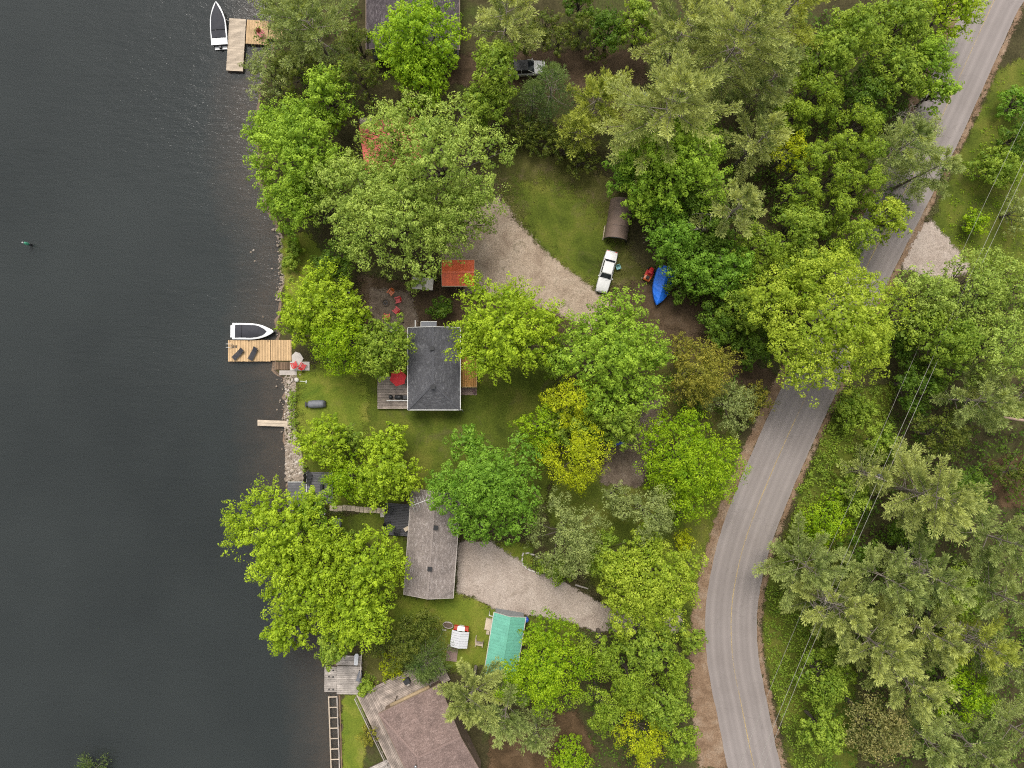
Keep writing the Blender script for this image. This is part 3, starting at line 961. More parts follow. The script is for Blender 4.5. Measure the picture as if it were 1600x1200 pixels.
# red umbrella
q = P(621.5, 590.5, 2.5)
um = thing('patio_umbrella', 'open red patio umbrella with white tip flaps over the weathered deck', 'umbrella', (q.x, q.y, .52))
m = MB(); ns = 6; R_ = 1.12
for k in range(ns):
    a0, a1 = 2*math.pi*k/ns+.3, 2*math.pi*(k+1)/ns+.3
    e0 = Vector((R_*math.cos(a0), R_*math.sin(a0), 1.72)); e1 = Vector((R_*math.cos(a1), R_*math.sin(a1), 1.72)); mid = (e0+e1)/2*.97; mid.z = 1.77
    ap = Vector((0, 0, 2.2))
    m.face([ap, e0, mid]); m.face([ap, mid, e1])
    m.face([e0, e0-Vector((0, 0, .14)), mid-Vector((0, 0, .14)), mid]); m.face([mid, mid-Vector((0, 0, .14)), e1-Vector((0, 0, .14)), e1])
m.build('canopy', m_redf, um)
m = MB(); m.tube([(0, 0, 0), (0, 0, 2.28)], .025, 8); m.build('pole', m_steel, um)
for k in range(ns):
    a0 = 2*math.pi*k/ns+.3
    m = MB(); m.tube([(0, 0, 2.12), (1.08*math.cos(a0), 1.08*math.sin(a0), 1.69)], .012, 4); m.build('rib', m_steel, um)
m = MB(); m.lathe([(.3, 0), (.3, .06), (.06, .1)], 12); m.build('base', m_dsteel, um)
for dx in (0, .35):
    m = MB(); m.lathe([(.0, 0), (.14, 0), (.16, .12), (.05, .14)], 10); q2 = P(612+dx*12, 596+dx*10, 1.0)
# barbecue grill with long cover
q = P(620, 620.5, .9)
gr = thing('barbecue_grill', 'black barbecue grill with side shelves on the weathered deck', 'grill', (q.x, q.y, .525))
m = MB(); m.box((.3, 0, .35), (1.1, .5, .65)); m.build('cabinet', m_black, gr, bevel=.02)
m = MB(); m.loft([[(x, .28*math.cos(a), .70+.24*math.sin(a)) for a in [math.pi*j/8 for j in range(9)]] for x in (-.15, .8)]); m.build('lid', m_black, gr)
m = MB(); m.box((1.15, 0, .68), (.6, .48, .04)); m.build('shelf', m_dsteel, gr)
m = MB(); m.lathe([(.03, 0), (.26, .3), (.30, .55), (.24, .75), (.05, .82)], 14, (-.75, .02, 0)); tag(m.build('kettle_grill', m_black, None, (q.x, q.y, .525)), 'round black kettle grill at the end of the barbecue', 'grill')


def chair(name, label, cat, loc, rz, mat, group=None, low=False):
    """Slatted garden chair: seat and back of slats, arms, four legs."""
    c_ = thing(name, label, cat, loc, rz, group)
    hz = .36 if not low else .30
    for k in range(5):
        m = MB(); m.box((0, -.24+k*.105, hz+.05-k*.018), (.52, .095, .025)); m.build('seat_slat', mat, c_)
    for k in range(5):
        m = MB(); x = -.22+k*.11; h_ = .70-.05*abs(k-2)
        m.box((x, .30+.11, hz+h_/2-.03), (.095, .025, h_), rx=RAD(-22)); m.build('back_slat', mat, c_)
    for s in (-1, 1):
        m = MB(); m.box((s*.34, 0, hz+.24), (.13, .74, .025)); m.build('arm', mat, c_)
        for yy in (-.3, .32):
            m = MB(); m.box((s*.31, yy, (hz+.22)/2), (.045, .08, hz+.22)); m.build('leg', mat, c_)
    return c_


red0 = chair('garden_chair', 'red slatted garden chair on the upper dock by the water', 'chair', (*P(410, 55.5, .15).xy, .19), RAD(40), M_plain('crimson_plastic', (.36, .02, .04), .45, .12))
pad_z = .12
fz = .03
rc1 = chair('garden_chair', 'bright red garden chair on the white concrete pad nearest the dock boards', 'chair', (*P(461, 570, .3).xy, .145), RAD(200), m_red)
dup(rc1, (*P(474, 572, .3).xy, .145), RAD(150), 'red garden chair on the white concrete pad next to the lawn')
FG = 'red chairs around the fire ring'
dup(rc1, (*P(622, 469, .3).xy, fz), RAD(-75), 'red chair facing the fire ring on the side of the red roofed shed', FG)
dup(rc1, (*P(619.5, 485, .3).xy, fz), RAD(-130), 'red chair set between the other two near the fire ring', FG)
dup(rc1, (*P(605, 494.5, .3).xy, fz), RAD(-185), 'deep red chair beside the green platform at the fire pit', FG)
chair('garden_chair', 'orange garden chair at the edge of the leaves above the fire ring', 'chair', (*P(611, 457, .3).xy, fz), RAD(-40), m_orange, FG)
# fire ring
q = P(602.5, 473, 0)
fr = thing('fire_ring', 'dark round fire ring of stones on the gravel patch between the red chairs', 'fire pit', (q.x, q.y, .026))
m = MB(); m.tube([(0, 0, 0), (0, 0, .05)], [.34, .3], 12); m.build('ash', m_ash, fr)
st = MB(); st.box((0, 0, .1), (.2, .14, .2)); sme = st.mesh('stone', m_timber)
for k in range(13):
    a_ = 2*math.pi*k/13; link('stone', sme, fr, (.44*math.cos(a_), .44*math.sin(a_), rnd.uniform(-.02, .02)), (0, 0, a_+math.pi/2+rnd.uniform(-.2, .2)))
for a_ in (.3, 1.4, 2.6):
    m = MB(); m.tube([(.25*math.cos(a_), .25*math.sin(a_), .08), (-.2*math.cos(a_), -.2*math.sin(a_), .16)], .04, 6); m.build('log', m_timber, fr)

# red and white striped flag on a slanted pole
q = P(565, 462, 0)
m_flag, t, b, o = nt('striped_flag_cloth')
uvn = t.nodes.new('ShaderNodeUVMap'); sx = t.nodes.new('ShaderNodeSeparateXYZ'); t.links.new(uvn.outputs[0], sx.inputs[0])
st_ = mth(t, 'MODULO', mth(t, 'FLOOR', mth(t, 'MULTIPLY', sx.outputs[1], 13.0)), 2.0)
body = mix(t, st_, (.55, .03, .05), (.72, .70, .70))
inc = mth(t, 'MULTIPLY', mth(t, 'LESS_THAN', sx.outputs[0], 0.4), mth(t, 'GREATER_THAN', sx.outputs[1], 6/13))
su = mth(t, 'SUBTRACT', mth(t, 'FRACT', mth(t, 'MULTIPLY', sx.outputs[0], 15.0)), 0.5); sv = mth(t, 'SUBTRACT', mth(t, 'FRACT', mth(t, 'MULTIPLY', sx.outputs[1], 9.3)), 0.5)
star = mth(t, 'LESS_THAN', mth(t, 'ADD', mth(t, 'MULTIPLY', su, su), mth(t, 'MULTIPLY', sv, sv)), 0.07)
t.links.new(mix(t, inc, body, mix(t, star, (.03, .04, .16), (.72, .70, .70))), b.inputs['Base Color']); b.inputs['Roughness'].default_value = .8
fl = thing('flag', 'red and white striped flag with blue corner on a slanted pole by the fire pit', 'flag', (q.x, q.y, 0))
m = MB(); m.tube([(0, 0, 0), (-1.0, .25, 3.6)], .03, 6); m.build('pole', m_steel, fl)
n = 9; V = []; F = []; U = []
for i in range(n):
    for j in range(n):
        uu, vv = i/(n-1), j/(n-1)
        p0 = Vector((-1.0, .25, 3.55)).lerp(Vector((-.78, .2, 2.75)), 1-vv)
        V.append((p0.x+uu*.55*(.7)-vv*0, p0.y-uu*1.0+.06*math.sin(uu*7+vv), p0.z-uu*.35+.05*math.sin(uu*6)+vv*.0)); U.append((uu, vv))
for i in range(n-1):
    for j in range(n-1): F.append((i*n+j, (i+1)*n+j, (i+1)*n+j+1, i*n+j+1))
me = bpy.data.meshes.new('cloth'); me.from_pydata(V, [], F); me.update(); me.materials.append(m_flag)
uvl = me.uv_layers.new(name='UVMap')
for lp in me.loops: uvl.data[lp.index].uv = U[lp.vertex_index]
link('cloth', me, fl)

# orange deck on the road side with its stairs, and the paved step below
ed = deck_thing('wooden_deck', 'orange stained wooden deck with dark stairs behind the bright green maple', 733, 581, 1.0, 2.1, 4.0, 9, W_ORANGE, 'y')
m = MB()
m.box((1.02, 0, 1.45), (.06, 4.0, .06)); m.box((0.05, -1.98, 1.45), (1.95, .06, .06))
for k in range(5): m.box((1.02, -1.98+k*.95, 1.2), (.06, .06, .45))
m.build('railing', M_plain('tan_rail', (.55, .38, .2), .6, .1), ed)
for k in range(5):
    m = MB(); m.box((-1.25, -.55-k*.26, .9-.17*k), (.5, .22, .05)); m.build('stair_tread', W_DGREY, ed)
q = P(732, 612, 0)
pv = thing('paved_step', 'pink brown paved step below the orange deck', 'paving', (q.x, q.y, .02))
bx = MB(); bx.box((0, 0, .03), (.30, .44, .08)); bme = bx.mesh('paver', m_paver)
for i in range(7):
    for j in range(2): link('paver', bme, pv, (-.96+i*.32, -.24+j*.47+(.05 if i % 2 else 0), rnd.uniform(-.006, .006)))
q = P(741, 612, .3)
pt = thing('flower_pot', 'round dark red flower pot on the paved step by the orange deck', 'pot', (q.x, q.y, .10))
m = MB(); m.lathe([(.14, 0), (.2, .3), (.22, .32), (.17, .32), (.16, .26)], 12); m.build('pot', M_plain('maroon_glaze', (.10, .03, .035), .4, .2), pt)
m = MB(); m.lathe([(.155, .24), (.05, .27)], 10); m.build('soil', m_timber, pt)

# lower cottage: charcoal deck with chairs and a boardwalk of slabs
ld = deck_thing('wooden_deck', 'dark charcoal deck with black chairs against the taupe roofed cottage', 621, 812, .4, 3.3, 4.2, 20, W_DARK, 'x', RAD(-4))
m = MB(); m.box((-1.6, 0, .9), (.06, 2.6, .05))
for k in range(4): m.box((-1.6, -1.3+k*.86, .66), (.05, .05, .46))
m.build('railing', m_dsteel, ld)
bc0 = chair('deck_chair', 'black chair at the corner of the charcoal deck next to the stepping slabs', 'chair', (*P(609, 798, .8).xy, .44), RAD(60), m_black)
dup(bc0, (*P(606, 819, .8).xy, .44), RAD(100), 'black chair halfway along the railing of the charcoal deck')
dup(bc0, (*P(620, 830, .8).xy, .44), RAD(170), 'black chair by the leaves at the low end of the charcoal deck')
q = P(635.5, 826, .8)
ct = thing('side_table', 'small tan side table against the taupe roofed cottage wall', 'table', (q.x, q.y, .44), RAD(30))
m = MB(); m.box((0, 0, .5), (.65, .5, .04)); m.build('table_top', W_PALE, ct)
for sx_ in (-1, 1):
    for sy_ in (-1, 1):
        m = MB(); m.box((sx_*.28, sy_*.2, .24), (.04, .04, .48)); m.build('leg', W_PALE, ct)
for k, (x, y, r_) in enumerate([(604, 830, .13), (603, 837, .18)]):
    q = P(x, y, .5); m = MB(); m.lathe([(r_*.7, 0), (r_, .3), (r_*.8, .31)], 10)
    pt = m.build('flower_pot', m_white, None, (q.x, q.y, .02)); tag(pt, ['smaller white pot at the edge of the charcoal deck', 'larger white pot below the charcoal deck corner'][k], 'pot')
q0 = P(515, 794, 0); q1 = P(602, 798, 0)
bw = thing('stepping_path', 'straight path of tan stone slabs from the grey dock to the charcoal deck', 'path', (q0.x, q0.y, 0), math.atan2((q1-q0).y, (q1-q0).x))
L_ = (q1-q0).length; ns = 13
bx = MB(); bx.box((0, 0, .035), (L_/ns-.05, .72, .07)); bme = bx.mesh('slab', W_PALE)
for k in range(ns): link('slab', bme, bw, ((k+.5)*L_/ns, rnd.uniform(-.05, .05)+(.16 if 3 <= k < 6 else 0), .01+rnd.uniform(-.004, .004)), (0, 0, rnd.uniform(-.03, .03)))
m = MB(); m.box((0, 0, .05), (.5, .55, .08)); q = P(597.5, 804.5, 0); tag(m.build('stone_slab', m_conc2, None, (q.x, q.y, .01), bevel=.01), 'square pale stone slab beside the charcoal deck corner', 'slab')
for k, (x, y, s_) in enumerate([(525.5, 817, 1.0), (523, 833, .72)]):
    q = P(x, y, .8)
    bx_ = thing('storage_box', ['grey square topped storage box on the grass below the stepping slabs', 'smaller grey storage box under the leaves near the lake tree'][k], 'box', (q.x, q.y, .01), RAD(4))
    m = MB(); m.box((0, 0, .38*s_), (.95*s_, .95*s_, .76*s_)); m.build('body', m_sidg, bx_, bevel=.02)
    m = MB(); m.box((0, 0, .80*s_), (1.06*s_, 1.06*s_, .07)); m.build('lid', m_cover2, bx_, bevel=.02)
q = P(509, 797, 0)
rl = thing('railing', 'white corner railing at the lake end of the stepping slabs', 'railing', (q.x, q.y, 0))
m = MB(); m.box((0, 0, .5), (.06, .9, .06)); m.box((-.5, -.48, .5), (1.0, .06, .06)); m.build('rail', m_white, rl)
for x, y in ((0, .4), (0, -.48), (-.95, -.48)):
    m = MB(); m.box((x, y, .24), (.06, .06, .46)); m.build('post', m_white, rl)

# grey dock at the lower cottage
gd = deck_thing('dock', 'grey painted dock with white edging reaching under the lakeside maple', 465, 776, .15, 2.6, 3.8, 19, W_DGREY, 'x', cat='dock', base=-1.2)
m = MB(); m.box((0, 1.94, 1.37), (2.6, .07, .10)); m.build('edging', m_white, gd)
gd2 = deck_thing('dock', 'grey painted deck beside the stone bank with two black seats', 500, 762, .35, 3.4, 4.1, 20, W_DGREY, 'x', cat='dock', base=0)
m = MB(); m.box((-1.74, .3, .37), (.07, 3.5, .10)); m.box((.5, -.9, .42), (.09, 1.0, .12)); m.build('edging', m_white, gd2)
dup(bc0, (*P(482, 741, .7).xy, .38), RAD(120), 'black chair on the grey deck nearest the stone bank')
dup(bc0, (*P(482, 751, .7).xy, .38), RAD(80), 'dark chair on the grey deck behind the first one')
q = P(487, 767, .6)
bn = thing('bench', 'dark blue grey covered bench across the grey deck', 'bench', (q.x, q.y, .375), RAD(-62))
m = MB(); m.box((0, 0, .4), (1.5, .42, .09)); m.build('seat', m_cover2, bn, bevel=.02)
m = MB(); m.box((0, .22, .68), (1.5, .07, .45), rx=RAD(-12)); m.build('backrest', m_cover, bn, bevel=.02)
for sx_ in (-1, 1):
    m = MB(); m.box((sx_*.65, 0, .18), (.06, .4, .35)); m.build('leg', m_dsteel, bn)
q = P(503.5, 761, .6); m = MB(); m.box((0, 0, .35), (.35, .75, .7)); tag(m.build('cooler_box', m_black, None, (q.x, q.y, .375), bevel=.03), 'upright black box at the leafy edge of the grey deck', 'box')

# ---- docks on the lake
BZ = -2.2
d1 = deck_thing('dock', 'long pale wooden dock beside the moored boat at the top of the lake', 369, 70, .05, 2.2, 6.9, 46, W_PALE, 'x', RAD(-3.5), cat='dock', base=BZ)
dock_frame(d1, 0, 0, .05-BZ-.35, 2.1, 6.8)
d2 = deck_thing('dock', 'short newer wooden dock section holding the crimson chair', 401.8, 50.5, .05, 2.85, 3.15, 21, W_NEW, 'y', RAD(-3.5), cat='dock', base=BZ)
dock_frame(d2, 0, 0, .05-BZ-.35, 2.7, 3.0)
d3 = deck_thing('dock', 'narrow gangway boards from the upper dock to the trees', 431, 53, .05, 1.9, 1.35, 12, W_NEW, 'y', RAD(-3.5), cat='dock', base=BZ)
d4 = deck_thing('dock', 'main honey coloured wooden dock with two dark loungers', 389.5, 548, .05, 5.6, 2.82, 27, W_NEW, 'y', cat='dock', base=BZ)
dock_frame(d4, 0, 0, .05-BZ-.35, 5.5, 2.7)
d5 = deck_thing('dock', 'shore section of the honey coloured dock leading to the lawn', 439.5, 547.3, .05, 2.72, 2.72, 13, W_NEW, 'y', cat='dock', base=BZ)
dock_frame(d5, 0, 0, .05-BZ-.35, 2.6, 2.6)
d6 = deck_thing('dock', 'small brown wooden landing tucked below the main dock', 441.5, 571.5, .07, 1.95, 1.0, 10, W_BROWN, 'y', cat='dock', base=BZ)
d7 = deck_thing('dock', 'small single pale plank dock reaching out from the stone bank', 428.5, 661.5, .05, 4.4, .80, 2, W_PALE, 'x', RAD(-2), cat='dock', base=BZ)
dock_frame(d7, 0, 0, .05-BZ-.35, 4.2, .7)
d8 = deck_thing('dock', 'square silvered dock on the lake below the big shore maple', 546, 1063, .15, 3.3, 3.7, 15, W_GREY, 'x', RAD(-1), cat='dock', base=BZ)
dock_frame(d8, 0, 0, .15-BZ-.35, 3.2, 3.6)
d9 = deck_thing('dock', 'narrow silvered dock strip on the open water edge with a potted plant', 516.5, 1061.5, .15, 1.62, 3.35, 14, W_GREY, 'x', RAD(-1), cat='dock', base=BZ)
d10 = deck_thing('dock', 'silvered boards hidden partly by leaves behind the square dock', 545, 1032, .15, 3.2, 1.3, 6, W_GREY, 'x', RAD(-1), cat='dock', base=BZ)
# seam boards and cleats on the main dock
for x in (359, 389, 419):
    q = P(x, 532.5, .1)
    m = MB(); m.box((0, 0, .06), (.22, .05, .035)); m.box((-.04, 0, .02), (.03, .04, .06)); m.box((.04, 0, .02), (.03, .04, .06))
    tag(m.build('cleat', m_dsteel, None, (q.x, q.y, .085)), 'dark metal mooring cleat on the boat side of the honey dock', 'cleat', 'cleats on the honey dock')
for i, (x, y) in enumerate([(514, 1047), (520.5, 1047.5), (514, 1057), (520.5, 1057.5), (514, 1077), (520.5, 1077.5)]):
    q = P(x, y, .2)
    m = MB(); m.box((0, 0, .05), (.16, .16, .10)); m.box((0, 0, .12), (.08, .08, .05))
    tag(m.build('dock_bracket', m_dsteel, None, (q.x, q.y, .175)), 'small dark metal bracket bolted to the narrow silvered dock', 'bracket', 'brackets on the silvered dock')
# swim ladder and rail
q = P(362, 541.5, .1)
ld_ = thing('swim_ladder', 'white swim ladder folded on the open end of the honey dock', 'ladder', (q.x, q.y, .085))
for s in (-1, 1):
    m = MB(); m.tube([(-.75, s*.22+.1, -.5), (-.62, s*.22+.1, .35), (-.3, s*.22+.1, .45), (.1, s*.22+.1, .06)], .03, 6); m.build('rail', m_white, ld_)
for k in range(4):
    m = MB(); m.box((.05+k*.2, 0, .05), (.07, .36, .06)); m.build('rung', m_dsteel, ld_)

# two loungers
def lounger(label, px, py, rz):
    q = P(px, py, .3)
    l = thing('sun_lounger', label, 'lounger', (q.x, q.y, .075), rz, 'dark loungers on the honey dock')
    for k in range(8):
        m = MB(); m.box((0, -.78+k*.148, .30), (.58, .135, .03)); m.build('seat_slat', m_cover, l)
    for k in range(5):
        m = MB(); m.box((0, .40+k*.125, .33+k*.055), (.58, .125, .03), rx=RAD(24)); m.build('back_slat', m_cover, l)
    for s in (-1, 1):
        m = MB(); m.box((s*.31, 0, .28), (.045, 1.8, .05)); m.build('frame', m_dsteel, l)
        for yy in (-.72, .62):
            m = MB(); m.box((s*.31, yy, .125), (.04, .05, .25)); m.build('leg', m_dsteel, l)
    return l
lounger('dark slatted sun lounger near the open water end of the honey dock', 372, 553.5, RAD(-45))
lounger('dark slatted sun lounger closer to shore on the honey dock', 395.5, 553, RAD(-28))

# concrete pads at the dock root
q = P(468.5, 572, .1); m = MB(); m.box((0, 0, .05), (2.55, 1.15, .16)); tag(m.build('concrete_pad', m_conc2, None, (q.x, q.y, .01), bevel=.015), 'white concrete pad under the two bright red chairs', 'pad')
q = P(463, 559, .1); m = MB(); m.prism([(-.55, -.7), (.55, -.75), (.95, -.1), (.5, .6), (-.1, .8), (-.6, .3)], 0, .11); tag(m.build('stone_slab', m_conc2, None, (q.x, q.y, .0)), 'pale flat stone between the dock boards and the leaves', 'slab')
q = P(450, 582.5, .1); m = MB(); m.box((0, 0, 0), (2.3, .62, .22)); tag(m.build('concrete_step', m_conc, None, (q.x, q.y, -.02), bevel=.02), 'tan stone step below the brown landing at the water', 'step')
q = P(463.5, 593.5, .1); m = MB(); m.lathe([(.22, -.1), (.34, .0), (.30, .18), (.12, .26)], 7); tag(m.build('boulder', m_conc2, None, (q.x, q.y, 0)), 'roundest white boulder at the lawn edge below the red chairs', 'boulder')
q = P(474, 596, .2)
hb = thing('hose_reel', 'pale lying hose stand on the grass near the white boulder', 'stand', (q.x, q.y, .02), RAD(-5))
m = MB(); m.box((0, 0, .10), (.95, .09, .07)); m.build('bar', M_plain('pale_green_plastic', (.5, .55, .42), .5, .1), hb)
m = MB(); m.box((.35, 0, .08), (.12, .4, .10)); m.build('foot', M_plain('pale_plastic', (.55, .58, .48), .5, .1), hb)

# grey tarp covered trailer on the lawn
q = P(493.5, 631.5, .6)
tr_ = thing('covered_watercraft', 'low watercraft under a grey tarp on the lawn by the stone bank', 'watercraft', (q.x, q.y, .02), RAD(2))
n = 9; rings = []
for i in range(n):
    u_ = i/(n-1); x = -1.0+2.05*u_; hw = .44+.10*math.sin(math.pi*u_)+.02*math.sin(9*u_); hz = .62+.14*math.sin(math.pi*(u_*.9+.1))
    rings.append([(x, hw*math.cos(a_)*(1 if abs(math.cos(a_)) > .6 else .95), .12+hz*max(0, math.sin(a_))**.7) for a_ in [math.pi*j/10 for j in range(11)]])
m = MB(); m.loft(rings, caps=True); m.build('tarp', m_cover2, tr_)
m = MB(); m.box((-1.25, 0, .3), (.5, .5, .35)); m.build('nose', m_black, tr_, bevel=.06)
m = MB(); m.box((-1.35, 0, .5), (.12, .75, .06)); m.build('handlebar', m_dsteel, tr_)
m = MB(); m.box((1.12, 0, .32), (.25, .8, .4)); m.build('stern', m_black, tr_, bevel=.04)  # black block standing in for the shadow at this end
for s in (-1, 1):
    m = MB(); m.wheel((.2, s*.42, .2), .19, .14); m.build('wheel', m_rub, tr_)

# ---- boats
def outline(s, W, p=2.3, s0=.35):
    return W*(1-max(0.0, (s-s0)/(1-s0))**p)**.9 if s < 1 else 0.0


def boat(name, label, px, py, heading, L, W, z, hullm, rimm, covm, bow_deck=.2, stern_deck=.08, group=None, fill=.80):
    q = P(px, py, z+.5)
    b_ = thing(name, label, 'boat', (q.x, q.y, z), heading, group)
    S = [0, .02, .15, .3, .45, .6, .72, .82, .9, .955, .99]
    rings = []
    for s in S:
        w = max(.03, outline(s, W/2)*(0.93 if s == 0 else 1)); x = -L/2+L*s; sh = .62+.22*s*s; k = .92*w
        rake = 0.0
        rings.append([(x-rake*1.2, 0, -.30+.25*max(0, s-.6)), (x-rake, k, .02+.15*max(0, s-.6)), (x, w, sh), (x, w*.96, sh+.05), (x, -w*.96, sh+.05), (x, -w, sh), (x-rake, -k, .02+.15*max(0, s-.6))])
    m = MB(); m.loft(rings); m.build('hull', hullm, b_)
    # gunwale rim with deck, raised over the hull
    out = []; inn = []
    for s in S:
        w = max(.03, outline(s, W/2)); out.append((-L/2+L*s, w+.02))
    si = [stern_deck+(1-bow_deck-stern_deck)*i/14 for i in range(15)]
    inn = [(-L/2+L*s, max(.02, outline(s, W/2)*fill*max(0.0, 1-(max(0, (s-.5)/(1-bow_deck-.5)))**3.2)**.6)) for s in si]
    r_ = MB()
    zt = lambda x: .68+.22*((x+L/2)/L)**2
    def interp(x):
        s = (x+L/2)/L; return max(.03, outline(min(.99, max(0, s)), W/2)+.02)
    for s in (1, -1):
        for i in range(14):
            (x0, w0), (x1, w1) = inn[i], inn[i+1]
            a_ = [(x0, s*w0, zt(x0)+.06), (x1, s*w1, zt(x1)+.06), (x1, s*interp(x1), zt(x1)), (x0, s*interp(x0), zt(x0))]
            r_.face(a_ if s < 0 else a_[::-1])
            e_ = [(x0, s*interp(x0), zt(x0)), (x1, s*interp(x1), zt(x1)), (x1, s*interp(x1), zt(x1)-.14), (x0, s*interp(x0), zt(x0)-.14)]
            r_.face(e_ if s < 0 else e_[::-1])
    bx0 = inn[-1][0]; n = 8
    for i in range(n):
        xa = bx0+(L/2*.985-bx0)*i/n; xb = bx0+(L/2*.985-bx0)*(i+1)/n
        r_.face([(xa, -interp(xa), zt(xa)), (xb, -interp(xb), zt(xb)), (xb, 0, zt(xb)+.07), (xa, 0, zt(xa)+.07)])
        r_.face([(xa, 0, zt(xa)+.07), (xb, 0, zt(xb)+.07), (xb, interp(xb), zt(xb)), (xa, interp(xa), zt(xa))])
    xs_ = inn[0][0]
    r_.face([(-L/2, -interp(-L/2), .68), (xs_, -interp(xs_), .68), (xs_, interp(xs_), .68), (-L/2, interp(-L/2), .68)])
    r_.face([(-L/2, -interp(-L/2), .68), (-L/2, interp(-L/2), .68), (-L/2, interp(-L/2), .45), (-L/2, -interp(-L/2), .45)])
    r_.build('gunwale', rimm, b_)
    # fitted cover, stretched over the cockpit with slight ridges
    rows = []
    for i, (x, w) in enumerate(inn):
        u_ = i/14
        rows.append([(x, w*1.03*t_, zt(x)+.05+(.26*math.sin(math.pi*min(1, u_*1.05+.02))+.03*math.sin(i*2.1))*(1-t_*t_)+.02*math.sin(5*t_+i)) for t_ in [-1+j/5 for j in range(11)]])
    m = MB(); m.loft(rows, close=False, caps=False); cv = m.build('cover', covm, b_)
    m = MB(); x = inn[3][0]; m.tube([(x, -inn[3][1], zt(x)+.08), (x, -inn[3][1]*.5, zt(x)+.24), (x, 0, zt(x)+.3), (x, inn[3][1]*.5, zt(x)+.24), (x, inn[3][1], zt(x)+.08)], .03, 5); m.build('cover_seam', m_black, cv)
    m = MB(); m.box((-L/2-.22, 0, .18), (.42, W*.78, .07)); m.build('swim_platform', rimm, b_, bevel=.03)
    return b_


b1 = boat('motorboat', 'white motorboat with black cover moored bow up at the upper pale dock', 341.5, 37.5, RAD(94), 5.6, 2.1, WZ-.0, m_black, m_gel, m_cover, .03, .16, None, .87)
m = MB(); m.box((-3.05, 0, .25), (.3, .34, .7)); m.build('outdrive', m_black, b1, bevel=.05)
b2 = boat('motorboat', 'white motorboat with charcoal cover moored beside the honey coloured dock', 396.5, 518, RAD(-1), 5.55, 2.1, WZ, m_black, m_gel, m_cover, .17, .07)
for k, ((x0, y0, z0), (x1, y1, z1)) in enumerate([((335, 22, .55), (358.5, 33, .12)), ((335, 46, .55), (356, 57, .12))]):
    a_ = P(x0, y0, z0); c_ = P(x1, y1, z1); mid = (a_+c_)/2-Vector((0, 0, .08))
    m = MB(); m.tube([a_, mid, c_], .03, 5); tag(m.build('mooring_rope', m_conc2), ['pale mooring rope at the bow end of the upper boat', 'pale mooring rope at the stern end of the upper boat'][k], 'rope')
# boat under the blue tarpaulin
a_ = P(1044, 417, .8); c_ = P(1026.5, 476.5, .8); d = c_-a_; mid = (a_+c_)/2
tb = thing('covered_boat', 'boat on land under a bright blue tarp with a ridge along its middle', 'boat', (mid.x, mid.y, .02), math.atan2(d.y, d.x))
L = d.length; rows = []
for i in range(17):
    s = i/16; w = 1.26*(max(.02, 1-max(0, (s-.36)/.64)**2.0))**.85*(1 if s > .16 else .72+.28*(s/.16)**.5); x = -L/2+L*s
    top = .95+.45*math.sin(math.pi*min(1, s*.85+.12)); ru = .03*math.sin(i*2.3)
    rows.append([(x, -w*1.02, .25+.05*math.sin(i*1.7)), (x, -w, .72+ru), (x, -w*.55, .72+(top-.72)*.52-ru), (x, -.02, top), (x, w*.55, .72+(top-.72)*.52+ru), (x, w, .72-ru), (x, w*1.02, .25+.05*math.sin(i*1.3))])
m = MB(); m.loft(rows, close=False, caps=False, smooth=False)
m.face([rows[0][k] for k in range(7)][::-1]); m.build('tarp', m_blue, tb)
m = MB(); m.loft([[(x[0][0]*.96, x[1][1]*.85, .55), (x[0][0]*.96, x[5][1]*.85, .55), (x[0][0]*.96, 0, .12)] for x in rows]); m.build('hull', m_sidg, tb)
m = MB(); m.tube([(L/2-.3, 0, .9), (L/2+.12, 0, .35)], .04, 6); m.build('tarp_cord', m_conc2, tb)

# green buoy
q = P(46, 382, 0)
bu = thing('channel_buoy', 'small green and white spar buoy floating alone on the open lake', 'buoy', (q.x, q.y, WZ))
m = MB(); m.lathe([(.16, -.6), (.16, .35), (.06, .5)], 12); m.build('float', m_black, bu)
m = MB(); m.lathe([(.05, .5), (.16, .55), (.19, .9), (.17, 1.25), (.09, 1.4)], 12); m.build('body', M_plain('buoy_green', (.08, .36, .22), .4, .12), bu)
m = MB(); m.lathe([(.07, 1.4), (.09, 1.7), (.02, 1.8)], 10); m.build('top_mark', m_white, bu)

